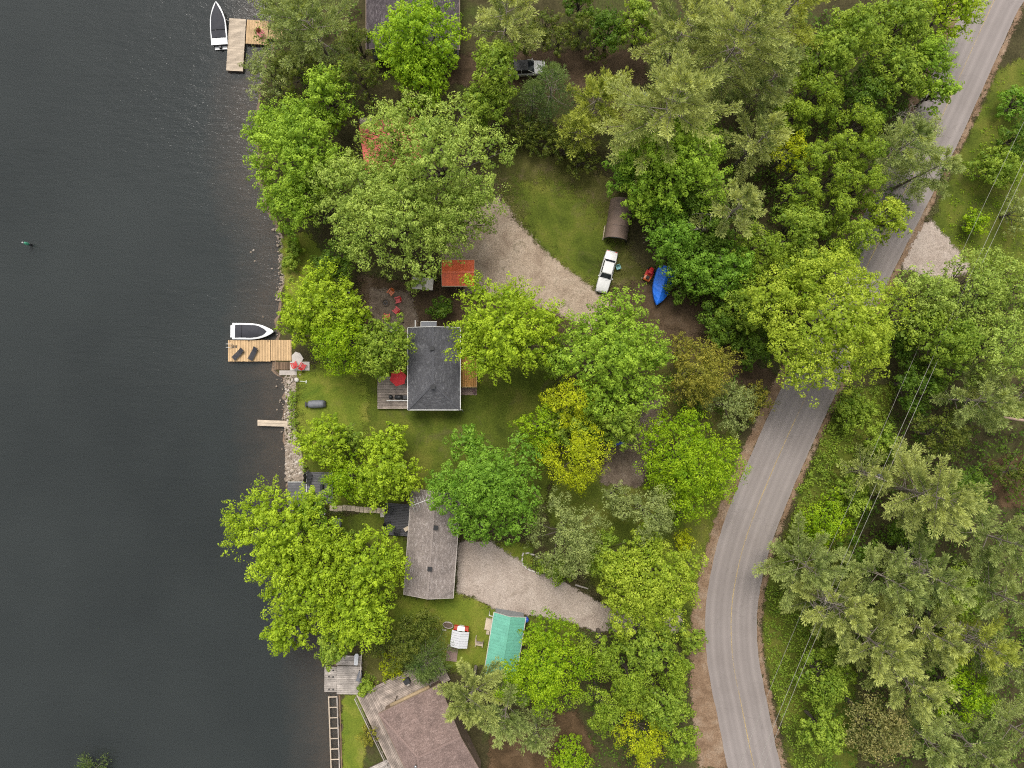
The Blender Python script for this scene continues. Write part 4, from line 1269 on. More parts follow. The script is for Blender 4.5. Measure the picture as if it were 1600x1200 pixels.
# ---- vehicles
def car(name, label, px, py, heading, L, W, bodym, suv=False):
    q = P(px, py, .9); hL = L/2
    c_ = thing(name, label, 'car', (q.x, q.y, .01), heading)
    prof = [(-hL, .35, .62, .80), (-hL+.12, .28, .86, .92), (-hL+1.15, .26, .97, 1.0), (-hL*.1, .26, .96, 1.0), (hL-1.65, .26, .96, 1.0), (hL-.5, .28, .86, .97), (hL-.08, .32, .72, .88), (hL, .36, .60, .78)]
    if suv: prof = [(-hL, .4, .95, .88), (-hL+.15, .32, 1.05, .97), (-hL+1.0, .3, 1.08, 1.0), (0, .3, 1.06, 1.0), (hL-1.5, .3, 1.05, 1.0), (hL-.3, .34, .95, .95), (hL, .42, .75, .85)]
    rings = []
    for x, z0, z1, k in prof:
        w = W/2*k; rings.append([(x, -w*.9, z0), (x, w*.9, z0), (x, w, z0+.2), (x, w*.985, z1-.12), (x, w*.90, z1), (x, 0, z1+.025), (x, -w*.90, z1), (x, -w*.985, z1-.12), (x, -w, z0+.2)])
    m = MB(); m.loft(rings); m.build('body', bodym, c_, bevel=.02)
    zb = 1.06 if suv else .955; zr = 1.68 if suv else 1.40
    x0, x1, x2, x3 = (-hL+.12, -hL+.55, hL-2.2, hL-1.35) if suv else (-hL+1.12, -hL+1.62, hL-2.42, hL-1.72)
    wb, wr = W/2*.90, W/2*.74
    m = MB(); m.loft([[(x0, -wb, zb-.02), (x3, -wb, zb-.02), (x3, wb, zb-.02), (x0, wb, zb-.02)], [(x1, -wr, zr), (x2, -wr, zr), (x2, wr, zr), (x1, wr, zr)]], smooth=False); m.build('windows', m_glass, c_)
    m = MB(); m.loft([[(x1-.10, -wr-.03, zr-.03), (x2+.08, -wr-.03, zr-.03), (x2+.08, wr+.03, zr-.03), (x1-.10, wr+.03, zr-.03)], [(x1-.02, -wr+.05, zr+.05), (x2-.02, -wr+.05, zr+.05), (x2-.02, wr-.05, zr+.05), (x1-.02, wr-.05, zr+.05)]], smooth=False)
    m.build('roof', bodym if not suv else m_black, c_, bevel=.02)
    m = MB()
    for s in (-1, 1):
        m.bar((x0, s*(wb+.005), zb), (x1, s*(wr+.01), zr), .07, .06); m.bar((x3, s*(wb+.005), zb), (x2, s*(wr+.01), zr), .07, .06); m.bar(((x1+x2)/2, s*(wb+.005), zb), ((x1+x2)/2, s*(wr+.01), zr), .08, .05)
    m.build('pillar', bodym, c_)
    for x in (-hL+.95, hL-.95):
        for s in (-1, 1):
            m = MB(); m.wheel((x, s*(W/2-.12), .32), .32, .2, 16); w_ = m.build('wheel', m_rub, c_)
            m = MB(); m.wheel((x, s*(W/2-.03), .32), .19, .05, 12); m.build('rim', m_steel, w_)
    for s in (-1, 1):
        m = MB(); m.box((hL-.03, s*W*.31, .62 if not suv else .8), (.10, .34, .14)); m.build('headlight', m_glass if suv else m_conc2, c_, bevel=.02)
        m = MB(); m.box((-hL+.02, s*W*.32, .66 if not suv else .95), (.08, .3, .14)); m.build('tail_light', m_red, c_, bevel=.02)
        m = MB(); m.box((x3-.2, s*(W/2+.07), zb+.04), (.12, .16, .11)); m.build('mirror', bodym, c_, bevel=.03)
    m = MB(); m.box((hL+.02, 0, .44), (.14, W*.86, .16)); m.build('bumper', m_steel, c_, bevel=.03)
    m = MB(); m.box((-hL-.02, 0, .46), (.14, W*.86, .16)); m.build('bumper', m_steel, c_, bevel=.03)
    if not suv:
        m = MB(); m.box((x3+.05, -.2, zb+.03), (.03, .55, .02), rz=.4); m.box((x3+.05, .35, zb+.03), (.03, .55, .02), rz=.4); m.build('wiper', m_black, c_)
    return c_


m_carw = M_plain('weathered_white_car_paint', (.66, .65, .63), .35, .06, 1.2, coat=.3)
a_ = P(957, 393, .9); c_ = P(940, 455, .9); d = c_-a_
car('sedan_car', 'old white sedan parked on the grass between gravel drive and brown garage tent', 948.5, 424, math.atan2(d.y, d.x), d.length+.1, 1.72, m_carw)
car('sport_utility_car', 'white car with black roof peeking out between trees on the brown track', 824, 106, RAD(3), 4.5, 1.85, m_carw, True)
q = P(966, 418, .4)
tc = thing('garden_chair', 'small teal plastic chair standing next to the old white sedan', 'chair', (q.x, q.y, .02), RAD(20))
m = MB(); m.box((0, 0, .4), (.5, .5, .05)); m.build('seat', m_teal, tc, bevel=.02)
m = MB(); m.box((0, .26, .7), (.5, .05, .55), rx=RAD(-12)); m.build('backrest', m_teal, tc, bevel=.02)
for sx_ in (-1, 1):
    m = MB(); m.box((sx_*.27, 0, .58), (.06, .5, .04)); m.build('arm', m_teal, tc)
    for sy_ in (-1, 1):
        m = MB(); m.box((sx_*.21, sy_*.21, .19), (.05, .05, .38)); m.build('leg', m_teal, tc)

# riding mower
q = P(1014.5, 428.5, .5)
mw = thing('riding_mower', 'red riding lawn mower parked beside the blue tarped boat', 'mower', (q.x, q.y, .02), RAD(62))
m = MB(); m.loft([[(x, -w, .32), (x, w, .32), (x, w, z-.1), (x, w*.6, z), (x, -w*.6, z), (x, -w, z-.1)] for x, w, z in ((.05, .3, .78), (.3, .32, .80), (.7, .30, .74), (.95, .22, .62))]); m.build('hood', m_red, mw, bevel=.02)
m = MB(); m.loft([[(x, -w, .35), (x, w, .35), (x, w, z), (x, -w, z)] for x, w, z in ((-.95, .42, .5), (-.8, .46, .62), (-.3, .46, .62), (-.15, .40, .45))]); m.build('fender', m_orange, mw, bevel=.03)
m = MB(); m.box((-.5, 0, .70), (.42, .44, .10)); m.box((-.74, 0, .92), (.09, .44, .42)); m.build('seat', m_black, mw, bevel=.04)
m = MB(); m.tube([(0.08, 0, .5), (-.08, 0, .95)], .025, 6)
m.tube([(-.08+.16*math.cos(a)*.9, .18*math.sin(a), .95+.06*math.cos(a)) for a in [2*math.pi*j/10 for j in range(11)]], .018, 5, cap=False); m.build('steering_wheel', m_black, mw)
m = MB(); m.box((.05, 0, .22), (.95, 1.05, .14)); m.build('cutting_deck', m_red, mw, bevel=.05)
for x, r_, w_ in ((.72, .18, .15), (-.62, .25, .22)):
    for s in (-1, 1):
        m = MB(); m.wheel((x, s*.44, r_), r_, w_); m.build('wheel', m_rub, mw)
q = P(1010, 435.5, .05)
m = MB(); m.box((0, 0, .03), (1.3, .14, .04)); tag(m.build('board', W_PALE, None, (q.x, q.y, .025), (0, 0, RAD(-8))), 'pale loose board lying behind the red mower', 'board')

# brown garage tent (arched)
f0 = P(943.5, 371, 0.4); f1 = P(980, 379, 0.4); bk = P(971, 322, 0.6)
fc = (f0+f1)/2; ax = (bk-fc); ax.z = 0; L = 5.2; axn = ax.normalized()
gt = thing('garage_tent', 'brown arched garage tent at the tree edge behind the old white sedan', 'tent', (fc.x, fc.y, 0), math.atan2(axn.y, axn.x))
hw = 1.5
arch = [(hw*math.cos(a)*(1.0), 2.15*max(0, math.sin(a))**.8) for a in [math.pi*j/12 for j in range(13)]]
rows = []
for i in range(11):
    x = L*i/10; sag = .05*math.sin(i*math.pi/2)**2
    rows.append([(x, y, max(0, z-sag*(z > .3))) for y, z in arch])
m = MB(); m.loft(rows, close=False, caps=False); m.build('fabric_cover', m_tanc, gt)
m = MB(); m.face([(L-.05, y*.97, z*.97) for y, z in arch]); m.build('end_panel', m_tanc, gt)
for i in (0, 3, 6, 9):
    x = L*i/10-(.06 if i == 0 else 0); m = MB(); m.tube([(x, y*(1.01 if i == 0 else .97), z*(1.01 if i == 0 else .97)) for y, z in arch], .045 if i == 0 else .03, 6); m.build('hoop', m_dsteel, gt)
m = MB(); m.tube([(-.25, hw+.12, .12), (1.7, hw+.15, .12)], .06, 6); m.build('side_rail', W_PALE, gt)
m = MB(); m.loft([[(-.02, y*.98, z*.98), (.03, y*.9, z*.9)] for y, z in arch], close=False, caps=False); m.build('door_flap', m_black, gt)

# ---- small things round the green shed
q = P(822.5, 968, .5)
bl = thing('water_barrel', 'bright blue plastic barrel at the corner of the mint green shed', 'barrel', (q.x, q.y, 0))
m = MB(); m.lathe([(.26, 0), (.30, .2), (.31, .45), (.30, .7), (.26, .9)], 14); m.build('body', m_bluep, bl)
m = MB(); m.lathe([(.24, .9), (.24, .93), (.05, .94)], 14); m.build('lid', M_plain('light_blue_plastic', (.05, .12, .6), .4, .1), bl)
q = P(763, 976, .4)
ws = thing('wooden_steps', 'tan wooden steps against the long side of the mint green shed', 'steps', (q.x, q.y, 0), gang)
for k in range(4):
    m = MB(); m.box((-.3+k*.22, 0, .12+k*.12), (.22, 1.5, .05)); m.build('step_board', W_PALE, ws)
m = MB(); m.box((0, .72, .15), (.9, .06, .28)); m.build('side_board', W_PALE, ws)
m = MB(); m.box((0, -.72, .15), (.9, .06, .28)); m.build('side_board', W_PALE, ws)
m = MB(); m.box((.1, -1.05, .2), (.4, .5, .38)); m.build('step_box', W_PALE, ws)
q = P(747.5, 1006, .5)
be = thing('wooden_bench', 'light wooden bench frame between the playhouse and the mint green shed', 'bench', (q.x, q.y, 0), RAD(-10))
for k in range(3):
    m = MB(); m.box((.1, -.18+k*.16, .45), (.95, .13, .04)); m.build('seat_slat', W_PALE, be)
m = MB(); m.box((.1, .34, .75), (.95, .05, .35)); m.build('backrest', W_OLD, be)
for s in (-1, 1):
    m = MB(); m.box((.1+s*.46, .0, .30), (.08, .8, .6)); m.build('side_frame', W_PALE, be)
m = MB(); m.box((-.45, .5, .3), (.09, 1.0, .08)); m.build('rail', W_PALE, be)
# playhouse with white corrugated roof
q = P(718, 999, 1.9)
ph = thing('playhouse', 'little red playhouse with a white corrugated roof on the lawn', 'playhouse', (q.x, q.y, 0), RAD(-8))
m = MB()
for s in (-1, 1): m.box((s*.92, 0, .8), (.08, 2.3, 1.6)); m.box((0, s*1.11, .8), (1.76, .08, 1.6))
m.build('wall', m_red, ph)
m = MB(); m.box((-.68, 1.30, 1.52), (.52, .46, .08)); m.box((.68, 1.30, 1.52), (.52, .46, .08)); m.build('porch_corner', M_plain('rusty_red_paint', (.42, .07, .035), .6, .2), ph)
for s in (-1, 1):
    for k in range(7):
        y = -1.02+k*.31
        m = MB(); m.slab([(s*1.12, y-.145, 1.60), (s*1.12, y+.145, 1.60+.03), (0, y+.145, 1.98+.03), (0, y-.145, 1.98)], .04); m.build('roof_panel', M_plain('white_roof_plastic', (.66, .66, .69), .5, .08, 1.5) if (s, k) == (-1, 0) else bpy.data.materials['white_roof_plastic'], ph)
m = MB(); m.slab([(-.5, 1.05, 1.82), (.5, 1.05, 1.82), (.46, 1.62, 1.68), (-.46, 1.62, 1.68)], .05); m.build('porch_roof', m_white, ph)
m = MB(); m.box((0, 1.17, .6), (.6, .04, 1.2)); m.build('door', m_white, ph)
q = P(704.5, 1020, .05); m = MB(); m.prism([(-.7, -1.0), (.75, -1.2), (1.0, .95), (-.4, 1.15)], 0, .07); tag(m.build('concrete_pad', m_paver, None, (q.x, q.y, .01)), 'grey brown paving slab beside the little red playhouse', 'pad')
q = P(700, 977, .3)
ob = thing('garden_trough', 'oval dark trough with pale rim beside the playhouse', 'trough', (q.x, q.y, 0), RAD(-12))
el = [(.68*math.cos(2*math.pi*j/16), .40*math.sin(2*math.pi*j/16)) for j in range(16)]
m = MB(); m.prism([(x*.86, y*.86) for x, y in el], 0, .2); m.build('soil', m_timber, ob)
m = MB(); m.tube([(x, y, .30) for x, y in el+el[:1]], .06, 6, cap=False); m.build('rim', m_conc, ob)
m = MB(); m.loft([[(x, y, 0) for x, y in el], [(x, y, .30) for x, y in el]], caps=False); m.build('side', m_conc, ob)
m = MB(); q = P(694, 985, .3); m.box((0, 0, .1), (.55, .16, .18)); tag(m.build('planter_block', m_conc2, None, (q.x, q.y, .01), (0, 0, RAD(-10))), 'short pale block next to the oval trough', 'block')
# garden bed with pale edging stones
q = P(829, 879, .1)
gb = thing('garden_bed', 'planted garden bed edged with pale stones at the bend of the pale driveway', 'garden bed', (q.x, q.y, .01))
pts = [P(x, y).xy-q.xy for x, y in [(817, 866), (824, 864), (832, 866), (840, 870), (816, 874), (817, 881), (821, 886), (827, 890), (833, 892), (840, 894)]]
bx = MB(); bx.box((0, 0, .07), (.5, .18, .16)); bme = bx.mesh('edging_stone', m_conc2)
for k, p_ in enumerate(pts): link('edging_stone', bme, gb, (p_.x, p_.y, 0), (0, 0, [1.2, .2, -.2, -.4, 1.4, 1.7, -.9, -.6, -.4, -.3][k]))
q = P(909, 917, .2); m = MB(); m.tube([(-.85, .25, .14), (.85, -.25, .14)], [.12, .10], 8); tag(m.build('log', m_conc, None, (q.x, q.y, .02)), 'pale log lying at the far end of the pale driveway', 'log')
# blue scraps glimpsed under trees
q = P(968.5, 692, .3); m = MB(); m.box((0, 0, .18), (1.2, .5, .3), rz=.25); tag(m.build('blue_bin', m_bluep, None, (q.x, q.y, .03), bevel=.05), 'low blue bin half under the yellow leafed tree on the dirt track', 'bin')
q = P(1006, 149, .8); m = MB(); m.box((0, 0, .4), (1.1, 1.0, .8), rz=.1); tag(m.build('blue_bin', M_plain('faded_blue_tarp', (.03, .12, .26), .7, .15), None, (q.x, q.y, .01), bevel=.08), 'faded blue box under the boughs of the tall pine', 'box')
q = P(1030, 662, .3); m = MB(); m.box((0, 0, .25), (.4, 1.1, .5), rz=-.5); tag(m.build('planter_box', W_PALE, None, (q.x, q.y, .02), bevel=.02), 'pale wooden box at the edge of the round green tree by the dirt track', 'box')

# ---- decks of the bottom house (rotated with the house)
hd = math.atan2(u.y, u.x)
def hl(u_, v_):                                 # house-local to world, origin at the roof's upper lake-side corner
    q = corner + ux*u_ + uy*v_
    return q
q = hl(4.64, .8); dA = thing('wooden_deck', 'long weathered deck along the upper eave of the rose brown house', 'deck', (q.x, q.y, 0), hd)
planks(dA, 0, 0, .9, 9.4, 3.5, 18, W_OLD, 'x')
m = MB(); m.box((0, 1.77, 1.8), (9.4, .10, .06)); m.box((0, 1.77, 1.3), (9.3, .04, .04))
for k in range(7): m.box((-4.6+k*1.53, 1.77, 1.35), (.09, .09, .9))
m.build('railing', W_OLD, dA)
m = MB(); m.box((0, 0, .45), (9.2, 3.3, .82)); m.build('base', m_timber, dA)
q = hl(-.9, -4.0); dB = thing('wooden_deck', 'long weathered deck on the lake side of the rose brown house', 'deck', (q.x, q.y, 0), hd)
planks(dB, 0, 0, .84, 13.0, 3.4, 17, W_OLD, 'y')
m = MB(); m.box((-1.74, 0, 1.8), (.10, 13.0, .06)); m.box((-1.74, 0, 1.3), (.04, 12.9, .04))
for k in range(9): m.box((-1.74, -6.4+k*1.6, 1.35), (.09, .09, .9))
m.build('railing', W_GREY, dB)
m = MB(); m.box((0, 0, .41), (3.2, 12.8, .78)); m.build('base', m_timber, dB)
q = hl(-4.3, -8.6); dC = thing('wooden_deck', 'lower pale deck by the bright lawn strip below the rose brown house', 'deck', (q.x, q.y, 0), hd)
planks(dC, 0, 0, .5, 4.6, 3.4, 17, W_GREY, 'x')
m = MB(); m.box((0, 0, .25), (4.4, 3.2, .42)); m.build('base', m_timber, dC)
q = hl(4.6, .2); rf = thing('rolled_awning', 'rolled tan awning beam along the eave of the rose brown house', 'awning', (q.x, q.y, 0), hd)
m = MB(); m.tube([(-2.9, 0, 3.1), (2.6, 0, 3.1)], .24, 10); m.build('roll', M_plain('tan_canvas', (.36, .26, .15), .8, .15), rf)
for s in (-1, 1):
    m = MB(); m.box((s*2.4, 0, 1.95), (.09, .09, 1.96)); m.build('post', m_timber, rf)
q = hl(4.3, 1.5); ch = thing('patio_box', 'dark square patio box on the deck of the rose brown house', 'box', (q.x, q.y, .93), hd)
m = MB(); m.box((0, 0, .3), (.8, .7, .6)); m.build('body', m_dsteel, ch, bevel=.03)
m = MB(); m.box((-.02, -.45, .35), (.35, .3, .25)); m.build('tray', m_conc, ch)
q = hl(7.4, 1.2); bb = thing('barbecue_grill', 'black covered grill at the leafy end of the upper deck', 'grill', (q.x, q.y, .93), hd)
m = MB(); m.box((0, 0, .5), (1.3, .65, 1.0)); m.build('cover', m_black, bb, bevel=.08)
m = MB(); m.box((-.95, 0, .4), (.5, .6, .7)); m.build('side_cover', m_black, bb, bevel=.06)

# slip guard frame along the lawn strip
g0 = P(520, 1088, .1); g1 = P(524.5, 1215, .1); d = g1-g0
sg = thing('boat_slip_frame', 'white wooden ladder shaped frame over the water beside the bright lawn strip', 'frame', (g0.x, g0.y, 0), math.atan2(d.y, d.x))
L = d.length
for s in (-1, 1):
    m = MB(); m.box((L/2, s*.55, .08), (L, .14, .14)); m.build('long_beam', W_GREY if s > 0 else W_PALE, sg)
bx = MB(); bx.box((0, 0, .16), (.12, 1.22, .07)); rme = bx.mesh('cross_beam', W_PALE)
for k in range(9): link('cross_beam', rme, sg, (.05+k*1.37, 0, 0))
for k in range(9):
    m = MB(); m.tube([(.05+k*1.37, -.5, -2.0), (.05+k*1.37, -.5, .0)], .07, 7); m.build('post', m_timber, sg)
# seawall boards behind it
a_ = P(531, 1086, 0); c_ = P(535, 1225, 0); d = c_-a_
sw = thing('seawall', 'brown timber seawall holding the bright lawn strip', 'seawall', (a_.x, a_.y, 0), math.atan2(d.y, d.x))
for k in range(6):
    m = MB(); m.box((1.0+k*2.0, 0, -.55), (1.96, .14, 1.3)); m.build('wall_panel', W_BROWN, sw)
# things on the square dock
q = P(557, 1030, .3); m = MB(); m.loft([[(x, -w, .28), (x, w, .28), (x, w*.6, .02), (x, -w*.6, .02)] for x, w in ((-.75, .22), (-.6, .28), (.5, .28), (.75, .2))]); tag(m.build('storage_chest', m_gel, None, (q.x, q.y, .18), (0, 0, RAD(86)), bevel=.03), 'long white chest at the leafy side of the square silvered dock', 'chest')
q = P(564.5, 1038, .6)
wr = thing('railing', 'pale rail along the land side of the square silvered dock', 'railing', (q.x, q.y, 0), RAD(86))
m = MB(); m.box((0, 0, .85), (3.4, .10, .07)); m.build('rail', W_GREY, wr)
for k in range(3):
    m = MB(); m.box((-1.5+k*1.5, 0, .42), (.08, .08, .8)); m.build('post', W_GREY, wr)
q = P(561, 1056, .5)
bq = thing('bench', 'blue grey bench against the rail of the square silvered dock', 'bench', (q.x, q.y, .18), RAD(72))
m = MB(); m.box((0, 0, .42), (1.35, .42, .07)); m.build('seat', m_cover2, bq, bevel=.02)
m = MB(); m.box((0, -.26, .72), (1.35, .06, .5), rx=RAD(14)); m.build('backrest', m_cover2, bq, bevel=.02)
for s in (-1, 1):
    m = MB(); m.box((s*.6, 0, .19), (.06, .4, .38)); m.build('leg', m_dsteel, bq)

# ---- stone bank (riprap) along the lawn
def stone_mesh(seed):
    r = random.Random(seed); m = MB()
    prof = [(.25, -.22), (.46, -.08), (.5, .05), (.36, .2), (.14, .27)]
    m.lathe([(a*r.uniform(.88, 1.1), z*r.uniform(.85, 1.15)) for a, z in prof], 7)
    m.v = [(x*r.uniform(.8, 1.2), y*r.uniform(.7, 1.05), z) for x, y, z in m.v]; m.sm = [False]*len(m.f)
    return m
m_stone, t, b, o = nt('bank_stone')
oi = t.nodes.new('ShaderNodeObjectInfo')
bs = ramp(t, oi.outputs['Random'], [(0, (.11, .085, .062)), (.35, (.21, .165, .125)), (.7, (.29, .24, .195)), (1, (.37, .33, .285))])
t.links.new(mix(t, 1.0, bs, ramp(t, noise(t, 5, 5, .7, pos(t)), [(.3, .7), (.7, 1.15)]), 'MULTIPLY'), b.inputs['Base Color']); b.inputs['Roughness'].default_value = .9
bump(t, b, noise(t, 9, 4, .7, pos(t)), .5, .05)
stones = [stone_mesh(k).mesh('stone', m_stone) for k in range(7)]
q = P(455, 670, 0)
rb = thing('stone_bank', 'bank of loose tan stones between the lake and the lawn', 'stone bank', (q.x, q.y, 0))
r = random.Random(11); placed = []; tries = 0
BANK = [(446, 586, 462), (449, 610, 461), (448, 640, 460), (447, 662, 459), (449, 690, 467), (449.5, 720, 472), (449, 751, 474)]
while len(placed) < 300 and tries < 12000:
    tries += 1
    y = r.uniform(584, 752) if r.random() < .36 else r.uniform(690, 752)
    for (a0, y0, b0), (a1, y1, b1) in zip(BANK[:-1], BANK[1:]):
        if y0 <= y <= y1: f = (y-y0)/(y1-y0); xa, xb = a0+(a1-a0)*f, b0+(b1-b0)*f; break
    else: continue
    x = r.uniform(xa-3, xb); s = r.choice((.30, .36, .42, .50, .62)) if y > 685 else r.choice((.30, .38, .48, .62))
    p = P(x, y, 0)
    if any((p-o_).length < (s+s2)*.40 for o_, s2 in placed): continue
    placed.append((p, s))
    dep = min(0, (x-xa)/6)*.35
    link('stone', stones[r.randrange(7)], rb, (p.x-q.x, p.y-q.y, .02+dep+r.uniform(-.03, .06)), (r.uniform(-.3, .3), r.uniform(-.3, .3), r.uniform(0, 6.28))).scale = (s, s*r.uniform(.7, 1.1), s*.8)
# small filler stones, too small to pick apart, also at the upper bank and in the shallows
fm = MB(); base_ = stone_mesh(3)
def filler(x, y, s, z):
    i = len(fm.v); p = P(x, y, 0); ca, sa = math.cos(r.uniform(0, 6.28)), math.sin(r.uniform(0, 6.28)); n_ = math.hypot(ca, sa); ca /= n_; sa /= n_
    fm.v += [(p.x-q.x+(vx*ca-vy*sa)*s, p.y-q.y+(vx*sa+vy*ca)*s, z+vz*s) for vx, vy, vz in base_.v]
    fm.f += [tuple(i+k for k in f_) for f_ in base_.f]; fm.sm += base_.sm
for _ in range(1900):
    y = r.uniform(584, 752) if r.random() < .35 else r.uniform(688, 752)
    for (a0, y0, b0), (a1, y1, b1) in zip(BANK[:-1], BANK[1:]):
        if y0 <= y <= y1: f = (y-y0)/(y1-y0); xa, xb = a0+(a1-a0)*f, b0+(b1-b0)*f; break
    x = r.uniform(xa-4, xb+1); filler(x, y, r.uniform(.12, .30), .0 + min(0, (x-xa)/6)*.35)
for _ in range(420):
    y = r.uniform(355, 470); xs = np.interp(y, [352, 372, 400, 430, 462], [434, 443, 444, 447, 440]); filler(xs+r.gauss(-3, 4), y, r.uniform(.08, .3), -.12)
for _ in range(90):
    y = r.uniform(470, 1000); xs = np.interp(y, [462, 500, 530, 566, 600, 752, 890, 1000], [440, 436, 437, 428, 448, 449, 488, 525]); filler(xs+r.gauss(-6, 5), y, r.uniform(.08, .28), -.25)
fm.build('stone_fill', m_stone, rb, kind='stuff')
for k in range(12):
    x, y = [(420, 312), (422, 330), (417, 318), (392, 394), (396, 391), (411, 495), (415, 300), (398, 408), (430, 545), (425, 420), (441, 598), (433, 640)][k]
    p = P(x, y, WZ); m = stone_mesh(20+k); o_ = m.build('shallow_stone', m_stone, None, (p.x, p.y, WZ-.02), (0, 0, k)); o_.scale = (.35, .28, .3)
    tag(o_, 'small pale stone breaking the water surface near the bank', 'stone', 'stones in the shallow water')

# ---- utility poles and wires
pt_ = P(1377, 748, 9.5)
pole_xy = [P(1700, 50, 9.5), pt_, P(1147, 1300, 9.5)]
m_polew = M_plain('silvered_pole_wood', (.30, .245, .21), .9, .2, 3)
for k, q in enumerate(pole_xy):
    up_ = thing('utility_pole', ['silvered wooden utility pole beyond the upper verge', 'silvered wooden utility pole with crossarm standing between pines beside the road', 'silvered wooden utility pole where the wires cross the road'][k], 'pole', (q.x, q.y, 0))
    m = MB(); m.tube([(0, 0, 0), (0, 0, 9.7)], [.17, .12], 10); m.build('shaft', m_polew, up_)
    m = MB(); m.box((0, 0, 9.45), (1.5, .11, .12), rz=RAD(-26)); m.build('crossarm', m_polew, up_)
    for s in (-.36, .36):
        m = MB(); m.lathe([(.04, 0), (.07, .06), (.04, .12), (.02, .18)], 8, (s*math.cos(RAD(-26)), s*math.sin(RAD(-26)), 9.5)); m.build('insulator', m_white, up_)
    if k == 1:
        m = MB(); m.lathe([(.2, 0), (.22, .1), (.22, .75), (.18, .85)], 12, (.3, .22, 8.1)); m.build('transformer', m_cover2, up_)
m_wire = M_plain('weathered_wire', (.36, .34, .30), .5, .1, 3)
dirv = Vector((math.cos(RAD(-26)), math.sin(RAD(-26)), 0))
wl = ['upper power wire on the lake side of the crossarms', 'upper power wire on the forest side of the crossarms', 'lowest slack cable hung below the crossarms']
for k, (off, zz, sag, rad_) in enumerate([(-.36, 9.66, .5, .020), (.36, 9.66, .6, .020), (-1.0, 7.4, 1.0, .016)]):
    m = MB()
    for a_, c_ in zip(pole_xy[:-1], pole_xy[1:]):
        pts = []
        for i in range(25):
            u_ = i/24; q = a_.lerp(c_, u_); pts.append((q.x+dirv.x*off, q.y+dirv.y*off, zz-sag*4*u_*(1-u_)))
        m.tube(pts, rad_, 5)
    tag(m.build('power_wire', m_wire), wl[k], 'wire', 'wires between the utility poles')
# ------------------------------------------------------------------ trees and shrubs
m_bark = M_plain('grey_brown_bark', (.12, .095, .075), .95, .3, 6, bmp=.5)
m_pbark = M_plain('pale_pine_bark', (.24, .20, .165), .95, .25, 6, bmp=.5)
m_dead = M_plain('bare_grey_wood', (.34, .29, .25), .9, .2, 6)
#   style: (dark tone, light tone, builder, clump radius, leaves per clump, leaf size, elongation, lobes)
ST = {
    'bright':  ((.125, .220, .010), (.360, .500, .030), 'broad', .34, 26, .21, 3.3, 22),
    'tuft':    ((.090, .190, .012), (.320, .480, .048), 'broad', .37, 26, .20, 2.3, 20),
    'green':   ((.085, .165, .014), (.280, .390, .045), 'broad', .40, 24, .21, 1.6, 16),
    'lime':    ((.095, .205, .009), (.310, .480, .024), 'broad', .38, 26, .20, 2.0, 20),
    'deep':    ((0.062, 0.155, 0.01), (0.21, 0.38, 0.04), 'broad', .44, 26, .20, 1.1, 34),
    'silver':  ((.095, .175, .018), (.370, .490, .100), 'broad', .40, 22, .19, 2.0, 22),
    'locust':  ((0.17, 0.24, 0.006), (0.45, 0.52, 0.018), 'broad', .46, 24, .15, 1.5, 12),
    'aspen':   ((.085, .160, .010), (.275, .385, .036), 'broad', .40, 26, .16, 1.3, 11),
    'round':   ((0.095, 0.205, 0.005), (0.29, 0.43, 0.014), 'broad', .46, 26, .17, 1.6, 26),
    'yellow':  ((.130, .220, .010), (.385, .490, .052), 'broad', .46, 26, .20, 1.35, 34),
    'dark':    ((0.04, 0.095, 0.009), (0.13, 0.22, 0.022), 'broad', .45, 22, .20, 1.4, 11),
    'olive':   ((0.08, 0.105, 0.012), (0.34, 0.33, 0.048), 'broad', .34, 22, .14, 2.6, 13),
    'cedar':   ((0.045, 0.08, 0.01), (0.16, 0.195, 0.03), 'broad', .30, 22, .14, 2.0, 10),
    'sage':    ((0.095, 0.14, 0.036), (0.32, 0.39, 0.125), 'broad', .34, 24, .14, 2.6, 12),
    'speck':   ((.060, .090, .016), (.370, .350, .130), 'broad', .40, 12, .18, 1.6, 10),
    'pine':    ((.085, .130, .030), (.410, .480, .145), 'pine', .26, 6, .40, 1, 0),
    'pineg':   ((.080, .130, .032), (.330, .410, .130), 'pine', .26, 6, .40, 1, 0),
    'piney':   ((.105, .158, .018), (.385, .450, .080), 'pine', .26, 6, .42, 1, 0),
    'spruce':  ((.040, .082, .018), (.140, .205, .050), 'spruce', .26, 6, .30, 1, 0),
}
LEAF = {k: M_leaf('leaves_'+k, v[0], v[1]) for k, v in ST.items()}
DENS = 0.66


def unit(a):
    return a/(np.linalg.norm(a, axis=-1, keepdims=True)+1e-9)


def leaf_quads(Pc, N, T, ln, wd):
    """Rhombic leaves at Pc with normals N, pointing along T."""
    B = unit(np.cross(N, T)); ln = ln[:, None]; wd = wd[:, None]
    f = N*wd*.22
    V = np.stack([Pc-T*ln*.5, Pc+B*wd*.5+f, Pc+T*ln*.5, Pc-B*wd*.5+f], 1)
    n = len(Pc)
    return V.reshape(-1, 3), np.arange(n*4).reshape(n, 4)


def tube_np(mb, a, b, r0, r1, n=5, bend=0.0, rg=None):
    a = Vector(a); b = Vector(b); mid = (a+b)/2
    if bend: mid += Vector((rg.normal()*bend, rg.normal()*bend, abs(rg.normal())*bend))
    mb.tube([a, mid, b], [r0, (r0+r1)/2, r1], n, cap=False)


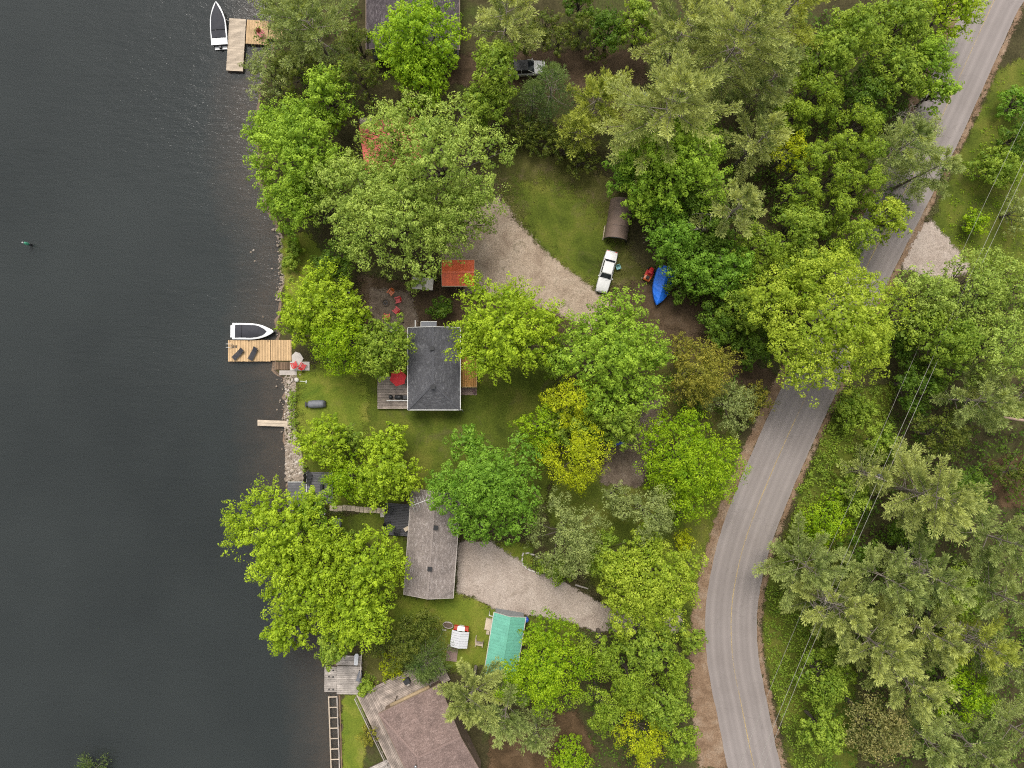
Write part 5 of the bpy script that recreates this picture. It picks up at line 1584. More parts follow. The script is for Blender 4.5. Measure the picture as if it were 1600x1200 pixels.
def broad(rg, R, H, hb, Q, st, dense=True):
    c0, c1, _, cr, nl, lf, el, nlob = st
    cr *= 1.22; nl = int(nl*1.6); lf *= 1.04; R *= 1.02
    Ht = H-hb
    lobes = []
    for i in range(nlob):
        az = 2.399*i+rg.uniform(-.4, .4)
        if i < max(2, nlob//5): rd = R*rg.uniform(0, .28); lr = R*rg.uniform(.28, .40); z = hb+Ht*rg.uniform(.60, .76)
        else: rd = R*rg.uniform(.36, .82); lr = R*rg.uniform(.17, .33); z = hb+Ht*(.22+.46*(1-rd/R)+rg.uniform(-.08, .16))
        lobes.append((rd*math.cos(az), rd*math.sin(az), z, lr, min(lr*1.05, Ht*.36)))
    Lb = np.array(lobes)
    Nc = max(30, int(Q/nl)); M_ = int(Nc*5)
    pr = Lb[:, 3]**2; pr /= pr.sum()
    li = rg.choice(len(Lb), M_, p=pr)
    d = unit(rg.normal(size=(M_, 3)))
    flip = (d[:, 2] < -.05) & (rg.random(M_) < .85); d[flip, 2] *= -1
    k = np.where(rg.random(M_) < .85, rg.uniform(.78, 1.22, M_), rg.uniform(.4, .8, M_))[:, None]
    k[:, 0] += .12*np.sin(d[:, 0]*7+li)*np.cos(d[:, 1]*6-li)
    c = Lb[li, :3]+d*k*Lb[li][:, [3, 3, 4]]
    keep = np.ones(M_, bool)
    for j in range(len(Lb)):
        q = (c-Lb[j, :3])/Lb[j, [3, 3, 4]]
        keep &= ~((np.linalg.norm(q, axis=1) < .70) & (li != j))
    # small irregular holes where the sky or ground shows through
    hole = np.sin(c[:, 0]*1.3+3*rg.random())*np.sin(c[:, 1]*1.2+3*rg.random())*np.sin(c[:, 2]*1.1) > .80
    keep &= ~hole
    c = c[keep][:Nc]; d = d[keep][:Nc]; li = li[keep][:Nc]
    Nc = len(c)
    out = c.copy(); out[:, 2] -= hb+Ht*.35; out = unit(out)
    ax = unit(d*.6+out*.5+np.array([0, 0, .25])+rg.normal(size=(Nc, 3))*.18)
    crs = cr*rg.uniform(.65, 1.35, Nc)*(min(1.0, .55+R*.10))
    u = unit(rg.normal(size=(Nc, nl, 3)))*rg.uniform(.62, 1.0, (Nc, nl, 1))**.6
    al = (u*ax[:, None]).sum(-1, keepdims=True)
    u = np.where(al < -.25, u-2*al*ax[:, None], u); al = (u*ax[:, None]).sum(-1, keepdims=True)
    pts = c[:, None]+crs[:, None, None]*(u+ax[:, None]*al*(el-1))
    nr = unit(u*1.1+np.array([0, 0, .22])+rg.normal(size=u.shape)*.24)
    tg = unit(np.cross(nr, rg.normal(size=u.shape))+ax[:, None]*(.6 if el > 1.3 else 0))
    tg = unit(tg-nr*(tg*nr).sum(-1, keepdims=True))
    pts = pts.copy(); n = Nc*nl
    ln = lf*rg.uniform(.7, 1.35, n)
    V, F = leaf_quads(pts.reshape(-1, 3), nr.reshape(-1, 3), tg.reshape(-1, 3), ln, ln*rg.uniform(.6, .88, n))
    # larger leaves deeper inside each bough fill the crown, tinted darker for inner shade
    nf = int(Q*(.13 if dense else .04)); fi = rg.choice(len(Lb), nf, p=pr); fd = unit(rg.normal(size=(nf, 3))+np.array([0, 0, .4]))
    fp = Lb[fi, :3]+fd*rg.uniform(.45, .80, nf)[:, None]*Lb[fi][:, [3, 3, 4]]
    fn = unit(fd*.5+np.array([0, 0, .6])+rg.normal(size=fd.shape)*.4); ft = unit(np.cross(fn, rg.normal(size=fd.shape)))
    fl = lf*rg.uniform(1.6, 2.6, nf)
    V2, F2 = leaf_quads(fp, fn, ft, fl, fl*.75)
    F = np.concatenate([F, F2+len(V)]); V = np.concatenate([V, V2])
    lobet = rg.normal(size=len(Lb))*.11
    # the young outermost leaves of a clump are the yellowest
    tip = ((u*ax[:, None]).sum(-1)*.16)
    tint = (.46+lobet[li]+rg.normal(size=Nc)*.17)[:, None]+rg.normal(size=(Nc, nl))*.15+tip
    tint = np.concatenate([tint.ravel(), .3+rg.normal(size=nf)*.1])
    wood = MB()
    th = hb+Ht*.42; rt = .035*R+.07
    wood.tube([(0, 0, -.05), (rg.normal()*.1, rg.normal()*.1, hb*.7), (0, 0, th)], [rt*1.35, rt, rt*.55], 8, cap=False)
    for x, y, z, lr, _ in lobes:
        b0 = Vector((0, 0, hb*.75+(z-hb)*.35)); tube_np(wood, b0, (x, y, z), rt*.45, rt*.16, 5, .25, rg)
        for s in range(2):
            dd = unit(rg.normal(size=3)+np.array([x, y, 0])/(R+.1)+np.array([0, 0, .5])); e = Vector((x, y, z))+Vector(dd)*lr*.9
            tube_np(wood, (x, y, z), e, rt*.15, .02, 3, .12, rg)
    return V, F, np.clip(tint.ravel(), 0, 1), wood


def conifer(rg, R, H, hb, Q, st, spruce=False):
    c0, c1, _, cr, nl, lf, el, _ = st
    nb = int(np.clip(Q/380, 22, 56)) if not spruce else int(np.clip(Q/150, 30, 110))
    PT, DR, TI = [], [], []
    wood = MB(); lean = rg.normal(size=2)*.012*H
    tr = lambda z: np.array([lean[0]*(z/H)**2, lean[1]*(z/H)**2, z])
    wood.tube([tr(0)-np.array([0, 0, .05]), tr(H*.4), tr(H*.75), tr(H*.99)], [.014*H+.05, .009*H+.03, .004*H+.02, .012], 7, cap=False)
    bare = 0
    for i in range(nb):
        t_ = ((i+.5)/nb)**(1.0 if spruce else .92)
        z = hb+(H-hb)*t_*.985
        az = i*2.39996+rg.uniform(-.35, .35)
        if spruce: Lh = R*(1-t_)**.85*rg.uniform(.86, 1.08)+.25; ele = -.12+.55*t_
        else:
            Lh = R*(1-max(0, (t_-.30)/.70)**1.7*.92)*(.72+.28*min(1, t_/.3))*rg.uniform(.62, 1.12)+.2; ele = -.05+.85*t_**1.6+rg.uniform(-.1, .14)
        dr = np.array([math.cos(az)*math.cos(ele), math.sin(az)*math.cos(ele), math.sin(ele)])
        base = tr(z); cur = (.10 if not spruce else -.05)*Lh
        f = lambda s: base+dr*Lh*s+np.array([0, 0, cur*s*s])
        wood.tube([f(0), f(.5), f(.95)], [.009*Lh+.012, .006*Lh+.010, .006], 4, cap=False)
        ntw = int(5+Lh*3.0); bt = rg.normal()*.15
        side = np.array([-math.sin(az), math.cos(az), 0])
        for j in range(ntw):
            s = .24+.76*(j+rg.random()*.6)/ntw
            sg = 1 if j % 2 else -1
            aa = rg.uniform(.45, 1.05) if spruce else rg.uniform(.30, .85)
            td = unit(dr*math.cos(aa)+side*sg*math.sin(aa)+np.array([0, 0, rg.uniform(0, .3)]))
            tl = ((.27 if spruce else .21)*Lh*(1.2-s)+.36)*rg.uniform(.7, 1.25)
            nt_ = max(2, int(tl/.24))
            ss = np.linspace(.15, 1, nt_)[:, None]
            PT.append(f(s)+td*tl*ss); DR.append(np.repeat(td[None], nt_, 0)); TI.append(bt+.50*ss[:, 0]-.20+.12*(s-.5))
        ss = np.linspace(.6, 1.0, 4); PT.append(np.array([f(x) for x in ss])); DR.append(np.repeat(dr[None], 4, 0)); TI.append(np.full(4, bt+.2))
    PT = np.concatenate(PT); DR = np.concatenate(DR); TI = np.concatenate(TI)
    n0 = len(PT); k = max(4, min(12, int(round(1.3*Q/n0))))
    u = unit(rg.normal(size=(n0, k, 3)))
    dd = unit(DR[:, None]*.9+u*.75+np.array([0, 0, .22]))
    p = PT[:, None]+u*cr*.55+dd*lf*.3
    nr = unit(np.cross(dd, rg.normal(size=u.shape)*.5+np.cross(dd, np.array([0, 0, 1.]))))
    ln = lf*rg.uniform(.7, 1.25, n0*k)
    V, F = leaf_quads(p.reshape(-1, 3), nr.reshape(-1, 3), dd.reshape(-1, 3), ln, ln*rg.uniform(.15, .26, n0*k))
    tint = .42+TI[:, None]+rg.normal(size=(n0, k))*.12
    return V, F, np.clip(tint.ravel(), 0, 1), wood


tree_seed = 100
tri_total = 0


def tree(name, cat, style, px, py, r, h, label, group=None, hb=None, dens=1.0, ratio=.62):
    """A tree whose crown is seen at this pixel with this radius; the trunk stands straight below the crown."""
    global tree_seed, tri_total
    rg = np.random.default_rng(int(px)*2003+int(py)*7+5)
    st = ST[style]
    z = h*ratio
    p = P(px, py, z); R = r*1.5*(HC-z)/1600
    Q = int(min(31000, max(500, DENS*dens*math.pi*r*r)))
    if hb is None: hb = h*.28
    if st[2] == 'broad': V, F, T, wood = broad(rg, R, h, hb, Q*(.9 if style == 'silver' else 1), st, style != 'silver')
    else: V, F, T, wood = conifer(rg, R*1.06, h, hb, Q, st, st[2] == 'spruce')
    tri_total += len(F)*2
    root = thing(name, label, cat, (p.x, p.y, 0), 0, group)
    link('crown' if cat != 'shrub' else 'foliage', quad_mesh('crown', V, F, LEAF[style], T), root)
    wood.build('trunk', m_bark if st[2] == 'broad' else m_pbark, root)
    return root


def bare_tree(label, px, py, r, h, name='bare_tree', cat='tree'):
    global tree_seed
    tree_seed += 1; rg = np.random.default_rng(tree_seed)
    p = P(px, py, h*.6); R = r*1.5*(HC-h*.6)/1600
    root = thing(name, label, cat, (p.x, p.y, 0)); w = MB(); tw = MB()
    w.tube([(0, 0, 0), (.1, 0, h*.35)], [.14, .1], 6, cap=False)
    for i in range(16):
        az = rg.uniform(0, 6.28); e = Vector((R*math.cos(az)*rg.uniform(.5, 1), R*math.sin(az)*rg.uniform(.5, 1), h*rg.uniform(.6, 1)))
        a = Vector((0, 0, h*rg.uniform(.15, .35))); tube_np(w, a, e, .07, .02, 4, .3, rg)
        for j in range(5):
            q = a.lerp(e, rg.uniform(.4, 1)); tube_np(tw, q, q+Vector(rg.normal(size=3)*np.array([.9, .9, .5])), .03, .012, 3, .1, rg)
    w.build('limb', m_dead, root); tw.build('twig', m_dead, root)


TR = []
def T_(name, cat, style, px, py, r, h, label, **k): TR.append((name, cat, style, px, py, r, h, label, k))
MT, PT_, SP, CE, AS, LO, BT, SH = 'maple_tree', 'pine_tree', 'spruce_tree', 'cedar_tree', 'aspen_tree', 'locust_tree', 'broadleaf_tree', 'shrub'

# --- lake shore, top
T_(PT_, 'tree', 'pineg', 488, 45, 72, 14, 'soft olive green pine beside the upper dock gangway')
T_(CE, 'tree', 'sage', 418, 112, 42, 8, 'low olive green shore tree overhanging the end of the pale upper dock')
T_(CE, 'tree', 'cedar', 462, 110, 42, 9, 'dark shore cedar between the upper dock and the loose maple')
T_(MT, 'tree', 'tuft', 508, 152, 50, 11, 'small fresh green maple between the dark cedars above the lakeside maple')
T_(CE, 'tree', 'cedar', 563, 120, 38, 12, 'dark narrow cedar against the big bright maple near the plum roof')
T_(CE, 'tree', 'cedar', 560, 70, 30, 11, 'second dark cedar at the wall of the plum roofed house')
T_(BT, 'tree', 'sage', 440, 20, 50, 10, 'feathery grey green tree at the top edge above the gangway')
T_(MT, 'tree', 'tuft', 464, 245, 88, 12, 'broad mid green maple leaning over the lake below the upper dock')
T_(MT, 'tree', 'tuft', 424, 205, 44, 9, 'low green crown on the shoreline just above the broad leaning maple')
T_(MT, 'tree', 'tuft', 462, 318, 54, 10, 'lower leafy maple crown over the rocky bank under the silver maple')
T_(MT, 'tree', 'lime', 650, 62, 76, 14, 'large bright green maple in front of the plum roofed house', dens=1.0)
T_(MT, 'tree', 'lime', 660, 120, 55, 11, 'shorter bright maple crown just above the silvery spreading maple')
T_(MT, 'tree', 'green', 772, 110, 52, 12, 'green maple between the plum roofed house and the white car')
T_(MT, 'tree', 'green', 752, 170, 45, 9, 'lower green maple at the end of the clipped cedar hedge')
T_(PT_, 'tree', 'pine', 790, 32, 55, 15, 'pale olive pine at the top edge beside the plum roofed house')
# --- big silvery maple group
T_(MT, 'tree', 'silver', 688, 255, 106, 17, 'largest spreading silvery green maple over the red roofed cottage')
T_(MT, 'tree', 'silver', 618, 348, 102, 16, 'silvery green maple crown reaching down to the fire pit')
T_(MT, 'tree', 'silver', 712, 340, 60, 14, 'silvery maple crown next to the bright red shed roof')
T_(MT, 'tree', 'silver', 560, 300, 75, 14, 'silvery maple crown between the lakeside maple and the red roofed cottage')
T_(MT, 'tree', 'silver', 616, 220, 58, 15, 'silvery maple crown right above the faded red metal roof')
T_(CE, 'tree', 'dark', 520, 410, 36, 5, 'dark shaded bush between the lawn strip and the silvery maple')
T_(SH, 'shrub', 'green', 461, 385, 14, 2.2, 'narrow leafy shrub on the bank between stones and small lawn')
T_(SH, 'shrub', 'green', 458, 410, 13, 2, 'second leafy shrub on the bank just above the bright lake maple')
T_(SH, 'shrub', 'dark', 690, 480, 22, 3, 'dark green bush between the red shed and the bright maple')
T_(SH, 'shrub', 'silver', 652, 440, 17, 3.6, 'low silvery bush half covering the pale flat shelter', hb=.4)
# --- hedge and cedars, top middle
for i, (x, y, r, h, l) in enumerate([(822, 58, 30, 6, 'nearest the pale olive pine'), (852, 38, 27, 6, 'topmost behind the row'), (872, 62, 30, 6, 'just above the white car'), (905, 48, 28, 6, 'in the middle of the row'),
                                     (930, 70, 24, 5, 'lowest along the brown track'), (952, 45, 36, 8, 'with the widest rounded crown')]):
    T_(CE, 'tree', 'cedar' if i < 5 else 'dark', x, y, r, h, 'dark cedar of the row above the brown track, '+l, group='cedars above the brown track')
T_(BT, 'tree', 'green', 1000, 35, 38, 9, 'fresh green tree ending the cedar row near the tall pine')
T_(BT, 'tree', 'dark', 905, 5, 30, 6, 'dark tree cut by the top edge above the cedar row')
T_(SP, 'tree', 'spruce', 862, 142, 46, 12, 'dark blue green pointed spruce beside the white car', ratio=.5)
T_(SP, 'tree', 'spruce', 832, 160, 34, 8, 'smaller dark spruce between the pointed spruce and the green maple', ratio=.5)
for i, (x, y, r, h, l) in enumerate([(808, 195, 28, 4.5, 'closest to the silvery maple'), (832, 205, 30, 5, 'second from the silvery maple'), (858, 218, 30, 5, 'below the pointed spruce'), (885, 228, 28, 5, 'at the bend'), (908, 245, 28, 5, 'at the end by the deep green tree')]):
    T_(SH, 'shrub', 'cedar', x, y, r, h, 'clipped cedar hedge bush along the dry lawn, '+l, group='cedar hedge along the dry lawn', hb=.3)
T_(PT_, 'tree', 'piney', 930, 160, 54, 10, 'young yellow green pine between the dark spruce and the tall pine')
T_(PT_, 'tree', 'piney', 905, 210, 36, 8, 'small pale pine poking through the cedar hedge')
# --- tall pines
T_(PT_, 'tree', 'pine', 1045, 175, 100, 20, 'tallest white pine with long boughs over the brown track', dens=1.1, hb=4)
T_(PT_, 'tree', 'pine', 1150, 70, 100, 21, 'huge pale white pine at the top of the woods', dens=1.1, hb=4)
T_(PT_, 'tree', 'pine', 1060, 60, 70, 18, 'pale pine at the top edge between the cedar row and the huge pine')
T_(PT_, 'tree', 'piney', 1225, 20, 60, 18, 'yellow green pine at the top edge next to the huge pine')
T_(PT_, 'tree', 'pineg', 1200, 130, 48, 16, 'grey green pine tucked below the huge pale pine')
T_(PT_, 'tree', 'pine', 1185, 222, 50, 15, 'pale tufted pine above the deep green round tree')
T_(PT_, 'tree', 'pine', 1146, 330, 52, 15, 'pale pine beside the deep green round tree near the bare branches')
# --- woods between the yard and the road
T_(BT, 'tree', 'tuft', 1062, 262, 84, 14, 'deep green round tree with yellow leaf tips behind the garage tent', dens=1.0)
T_(BT, 'tree', 'deep', 985, 262, 46, 8, 'dark green low tree at the hedge end by the dry lawn')
T_(BT, 'tree', 'tuft', 1000, 312, 38, 9, 'leafy green tree above the brown garage tent')
T_(BT, 'tree', 'deep', 1050, 372, 52, 9, 'deep green tree beside the garage tent near the red mower')
T_(BT, 'tree', 'deep', 1090, 415, 48, 8, 'deep green tree behind the blue tarped boat')
T_(SH, 'shrub', 'dark', 1068, 445, 26, 4, 'dark shrub touching the blue tarped boat')
T_(BT, 'tree', 'green', 1330, 55, 55, 14, 'mid green tree at the top of the woods near the road', dens=.9)
T_(BT, 'tree', 'green', 1290, 95, 48, 13, 'green tree between the pines and the upper road')
T_(MT, 'tree', 'bright', 1490, 8, 48, 10, 'bright maple leaning over the road at the top edge')
T_(BT, 'tree', 'green', 1405, 40, 50, 11, 'green crown beside the bright maple at the top of the road')
T_(BT, 'tree', 'green', 1395, 105, 48, 11, 'green crown in the woods edge above the bare brush')
T_(BT, 'tree', 'tuft', 1452, 95, 42, 9, 'green crown hanging over the road edge above the bare brush')
T_(BT, 'tree', 'tuft', 1462, 145, 32, 7, 'small leafy crown reaching onto the road beside the bare brush')
T_(BT, 'tree', 'dark', 1355, 150, 46, 9, 'dark crown in the middle of the woods below the upper trees')
T_(BT, 'tree', 'aspen', 1275, 150, 50, 13, 'yellow green crown below the pines in the upper woods')
T_(BT, 'tree', 'aspen', 1240, 185, 40, 12, 'yellow green crown beside the pale tufted pine')
T_(BT, 'tree', 'locust', 1232, 240, 34, 11, 'bright yellow sprays between the pale tufted pine and the aspens')
T_(BT, 'tree', 'aspen', 1340, 195, 42, 12, 'olive aspen crown above the aspen cluster near the bare branches')
for i, (x, y, r, l) in enumerate([(1262, 255, 34, 'beside the bright yellow sprays'), (1298, 232, 32, 'topmost of the cluster'), (1345, 245, 34, 'nearest the sage pine by the road'), (1300, 280, 34, 'in the middle of the cluster'),
                                  (1350, 290, 36, 'lowest towards the road'), (1250, 298, 36, 'lowest towards the pale pine'), (1305, 325, 36, 'below the middle crown')]):
    T_(AS, 'tree', 'aspen', x, y, r, 13, 'yellow green aspen crown, '+l, group='aspen cluster in the woods')
T_(PT_, 'tree', 'pineg', 1405, 238, 52, 14, 'sage green pine at the roadside with the palest needles')
T_(PT_, 'tree', 'pineg', 1448, 268, 48, 12, 'sage green pine leaning over the upper road edge')
T_(BT, 'tree', 'sage', 1425, 215, 40, 9, 'grey green roadside tree next to the bare brush')
T_(BT, 'tree', 'yellow', 1385, 340, 36, 11, 'small yellow green crown at the road above the large yellow maple')
T_(BT, 'tree', 'aspen', 1330, 375, 44, 12, 'yellow green crown above the large yellow maple')
T_(BT, 'tree', 'green', 1240, 360, 52, 12, 'mid green crown in the woods near the aspen cluster')
T_(BT, 'tree', 'aspen', 1190, 390, 50, 12, 'olive green crown with thin branches in the middle woods')
T_(BT, 'tree', 'green', 1260, 420, 46, 12, 'green crown touching the upper side of the large yellow maple')
T_(BT, 'tree', 'deep', 1140, 420, 48, 10, 'deep green crown in the woods behind the covered boat')
T_(BT, 'tree', 'aspen', 1215, 440, 42, 11, 'olive crown between the deep green woods and the large yellow maple')
T_(BT, 'tree', 'green', 1160, 480, 48, 9, 'green crown beside the large yellow maple facing the yard')
T_(BT, 'tree', 'dark', 1125, 505, 40, 7, 'dark green crown at the edge of the brown yard')
T_(BT, 'tree', 'dark', 1180, 540, 36, 6, 'dark low crown under the yard side of the large yellow maple')
T_(BT, 'tree', 'dark', 1080, 320, 44, 9, 'dark crown below the deep green round tree')
T_(BT, 'tree', 'dark', 1110, 365, 40, 9, 'shaded crown behind the pale pine in the woods')
T_(MT, 'tree', 'yellow', 1285, 508, 122, 17, 'largest yellow green maple hanging over the road', dens=1.0)
# --- centre
T_(MT, 'tree', 'bright', 785, 510, 88, 14, 'brightest yellow green maple over the charcoal roof', dens=1.15)
T_(MT, 'tree', 'tuft', 957, 553, 93, 15, 'large tufted green maple in the middle of the yard', dens=1.15)
T_(LO, 'tree', 'locust', 893, 625, 44, 12, 'yellow leafed tree between the tufted maple and the dark lawn')
T_(LO, 'tree', 'locust', 903, 708, 58, 12, 'brightest yellow low crown at the edge of the dirt track')
T_(BT, 'tree', 'round', 845, 665, 38, 9, 'small green crown at the lawn beside the yellow leafed tree')
T_(BT, 'tree', 'green', 965, 655, 48, 10, 'green crown between the tufted maple and the dirt track')
T_(BT, 'tree', 'green', 900, 665, 46, 9, 'green crown between the two yellow crowns')
T_(BT, 'tree', 'green', 865, 560, 36, 9, 'mid green crown between the brightest maple and the tufted maple')
T_(CE, 'tree', 'olive', 1090, 585, 58, 11, 'yellow olive cedar beside the dirt track', dens=1.3)
T_(CE, 'tree', 'olive', 1062, 550, 28, 7, 'small olive cedar at the brown yard edge')
T_(CE, 'tree', 'sage', 1140, 635, 44, 8, 'green olive cedar between the yellow cedar and the road')
T_(CE, 'tree', 'olive', 1180, 625, 30, 6, 'low olive cedar right at the road edge')
T_(BT, 'tree', 'round', 1072, 725, 84, 11, 'round bright green tree beside the road', dens=1.15)
T_(MT, 'tree', 'deep', 762, 757, 92, 13, 'round dense deep green maple beside the taupe roof', dens=1.2)
T_(PT_, 'tree', 'sage', 885, 838, 62, 12, 'grey green willow like tree beside the pale driveway', dens=1.2)
T_(SH, 'shrub', 'green', 868, 892, 26, 3, 'bright green low shrub at the edge of the pale driveway', hb=.3)
T_(PT_, 'tree', 'sage', 1012, 802, 48, 13, 'pale sage green tree between the round tree and the yellow maple', dens=1.2)
T_(PT_, 'tree', 'sage', 965, 780, 32, 9, 'smaller sage green tree by the end of the dirt track')
T_(MT, 'tree', 'yellow', 1012, 905, 88, 12, 'yellow green maple between the pale driveway and the road', dens=1.1)
T_(BT, 'tree', 'green', 950, 868, 42, 9, 'green crown at the driveway beside the yellow green maple')
T_(SH, 'shrub', 'locust', 1070, 845, 20, 3, 'small yellow shrub between the round tree and the yellow green maple', hb=.3)
# --- lakeside centre
T_(MT, 'tree', 'bright', 498, 478, 62, 11, 'bright green lake maple above the main dock', dens=1.1)
T_(MT, 'tree', 'bright', 550, 488, 30, 9, 'bright maple crown beside the striped flag')
T_(MT, 'tree', 'round', 532, 530, 54, 10, 'bright crown shading the red chairs on the white pad', dens=1.1)
T_(MT, 'tree', 'green', 592, 545, 50, 9, 'green crown touching the charcoal roof edge', dens=1.2)
T_(MT, 'tree', 'green', 470, 512, 27, 7, 'low green crown on the bank beside the moored boat')
T_(MT, 'tree', 'bright', 510, 690, 42, 8, 'small bright tree on the lawn beside the stone bank', dens=1.1)
T_(MT, 'tree', 'green', 545, 685, 26, 5, 'low green bush joined to the small tree by the stone bank')
T_(MT, 'tree', 'bright', 600, 738, 52, 10, 'bright maple above the stepping slabs', dens=1.2)
T_(MT, 'tree', 'bright', 608, 690, 30, 8, 'upper crown of the bright maple group on the lawn')
T_(MT, 'tree', 'round', 545, 745, 42, 7, 'green crown over the grey deck by the stone bank')
T_(MT, 'tree', 'bright', 440, 835, 82, 13, 'great bright maple leaning far over the lake', dens=1.1)
T_(MT, 'tree', 'tuft', 490, 800, 40, 9, 'green crown over the grey dock of the taupe roofed cottage')
T_(MT, 'tree', 'bright', 480, 915, 66, 12, 'bright maple crown on the shore below the great lake maple', dens=1.1)
T_(MT, 'tree', 'bright', 580, 880, 56, 12, 'bright maple crown beside the taupe roof', dens=1.1)
T_(MT, 'tree', 'bright', 560, 955, 62, 12, 'bright maple crown above the silvered docks', dens=1.1)
T_(MT, 'tree', 'bright', 450, 985, 38, 11, 'lowest bright maple crown over open water')
T_(MT, 'tree', 'green', 520, 1010, 34, 10, 'bright crown hanging over the square silvered dock')
T_(MT, 'tree', 'green', 535, 860, 34, 8, 'green crown between the great lake maple and the shaded lawn')
T_(SH, 'shrub', 'cedar', 625, 1000, 46, 6, 'dark olive shrub between the taupe roof and the rose brown house', dens=1.4)
T_(SP, 'tree', 'spruce', 664, 1030, 42, 7, 'blue green spruce over the deck of the rose brown house', dens=1.6, ratio=.5)
T_(SH, 'shrub', 'cedar', 660, 975, 34, 5, 'dark olive shrub at the lawn near the oval trough', dens=1.4)
T_(SH, 'shrub', 'locust', 612, 1042, 22, 3, 'yellow green shrub at the corner of the rose brown deck', hb=.3)
T_(SH, 'shrub', 'green', 571, 1075, 12, 1.6, 'little green shrub between the square dock and the rose brown deck', hb=.2)
T_(SH, 'shrub', 'olive', 577, 1150, 16, 3, 'golden shrub between the lawn strip and the rose brown deck', hb=.3)
# --- bottom centre
T_(PT_, 'tree', 'pine', 738, 1085, 56, 13, 'pale yellow green pine beside the rose brown roof', dens=1.2)
T_(PT_, 'tree', 'pineg', 790, 1110, 50, 12, 'grey green pine next to the pale pine by the rose brown roof', dens=1.2)
T_(PT_, 'tree', 'pineg', 838, 1140, 34, 9, 'small grey green pine on the brown needle litter')
T_(MT, 'tree', 'round', 850, 1042, 72, 12, 'rounded yellow green maple covering the mint green shed', dens=1.2)
for i, (x, y, r, s, l) in enumerate([(945, 1015, 46, 'aspen', 'beside the rounded maple'), (1010, 1010, 46, 'green', 'below the yellow green maple'), (1050, 1045, 44, 'aspen', 'nearest the sandy shoulder'), (985, 1065, 50, 'aspen', 'in the middle'),
                                     (1035, 1100, 46, 'green', 'by the lower road bend'), (940, 1105, 44, 'aspen', 'beside the brown litter'), (1000, 1150, 44, 'locust', 'at the bottom by the road'), (1060, 1155, 38, 'aspen', 'lowest at the sandy shoulder')]):
    T_(BT, 'tree', s, x, y, r, 11, 'leafy tree of the thicket inside the road bend, '+l, group='thicket inside the road bend')
T_(SH, 'shrub', 'round', 890, 1185, 34, 4, 'round green shrub on the brown litter at the bottom edge', hb=.3)
T_(SH, 'shrub', 'green', 1080, 1000, 24, 4, 'leafy shrub at the sandy shoulder below the yellow green maple', hb=.3)
# --- across the road
T_(BT, 'tree', 'silver', 1440, 468, 58, 12, 'grey green tree beside the large yellow maple across the road')
T_(BT, 'tree', 'silver', 1510, 450, 60, 13, 'grey green tree at the gravel turnout')
T_(BT, 'tree', 'silver', 1575, 455, 62, 13, 'grey green tree at the picture edge below the verge')
T_(BT, 'tree', 'green', 1470, 535, 62, 13, 'mid green tree above the wires')
T_(BT, 'tree', 'silver', 1545, 540, 64, 14, 'large silvery tree above the fallen trunk')
T_(BT, 'tree', 'dark', 1395, 530, 36, 7, 'dark low crown at the road under the large yellow maple')
T_(BT, 'tree', 'dark', 1430, 600, 44, 8, 'dark crown where the wires come out of the trees')
T_(PT_, 'tree', 'pineg', 1520, 625, 60, 14, 'sparse pine above the pink fallen trunk')
T_(PT_, 'tree', 'pine', 1585, 620, 56, 15, 'pale pine at the picture edge beside the fallen trunk')
T_(PT_, 'tree', 'cedar', 1470, 680, 46, 9, 'dark olive crown between the wires and the sparse pine')
T_(BT, 'tree', 'green', 1335, 640, 36, 4, 'leafy thicket crown close to the road below the dark crown')
T_(BT, 'tree', 'green', 1375, 690, 34, 5, 'leafy crown beside the pole above the pine boughs')
T_(PT_, 'tree', 'pine', 1450, 775, 84, 17, 'large pale pine beside the utility pole', dens=1.15, hb=4)
T_(PT_, 'tree', 'pine', 1355, 738, 36, 10, 'pale pine boughs reaching across the wires at the pole')
T_(BT, 'tree', 'green', 1330, 775, 36, 7, 'round green crown under the wires')
T_(BT, 'tree', 'round', 1290, 815, 44, 7, 'brightest green crown at the road side of the wires', dens=1.1)
T_(PT_, 'tree', 'pineg', 1255, 880, 60, 12, 'grey green pine overhanging the road', dens=1.1)
T_(PT_, 'tree', 'pine', 1300, 945, 66, 14, 'pale pine with bare grey branches near the road bend', dens=1.1)
T_(PT_, 'tree', 'pineg', 1380, 900, 62, 15, 'grey green pine under the large pale pine')
T_(PT_, 'tree', 'pine', 1360, 1000, 70, 16, 'pale pine in the middle of the lower woods', dens=1.1)
T_(PT_, 'tree', 'pineg', 1450, 900, 62, 16, 'grey green pine with dead twigs in the lower woods')
T_(PT_, 'tree', 'pine', 1440, 985, 62, 16, 'pale pine with a bare limb in the lower woods')
T_(BT, 'tree', 'green', 1490, 925, 46, 10, 'fresh green crown among the lower pines')
T_(PT_, 'tree', 'pineg', 1555, 840, 58, 15, 'grey green pine at the picture edge below the brown gap')
T_(PT_, 'tree', 'pineg', 1560, 930, 60, 15, 'grey green pine at the picture edge in the lower woods')
T_(PT_, 'tree', 'piney', 1520, 1000, 50, 14, 'yellow green pine with a pale bare bough')
T_(BT, 'tree', 'round', 1505, 1085, 46, 9, 'bright green crown in the lower corner woods')
T_(PT_, 'tree', 'pine', 1410, 1060, 60, 15, 'pale pine above the speckled tree')
T_(BT, 'tree', 'speck', 1370, 1135, 58, 12, 'speckled pale leafed tree near the bottom edge', dens=.9)
T_(BT, 'tree', 'green', 1290, 1060, 46, 8, 'green crown beside the wires near the road bend')
T_(BT, 'tree', 'green', 1285, 1140, 42, 8, 'green crown at the bottom beside the wires')
T_(PT_, 'tree', 'pineg', 1440, 1150, 50, 13, 'grey green pine at the bottom edge beside the speckled tree')
T_(PT_, 'tree', 'pineg', 1575, 1040, 50, 13, 'grey green pine at the lower picture edge')
T_(PT_, 'tree', 'pineg', 1520, 1165, 52, 13, 'grey green pine in the bottom corner woods')
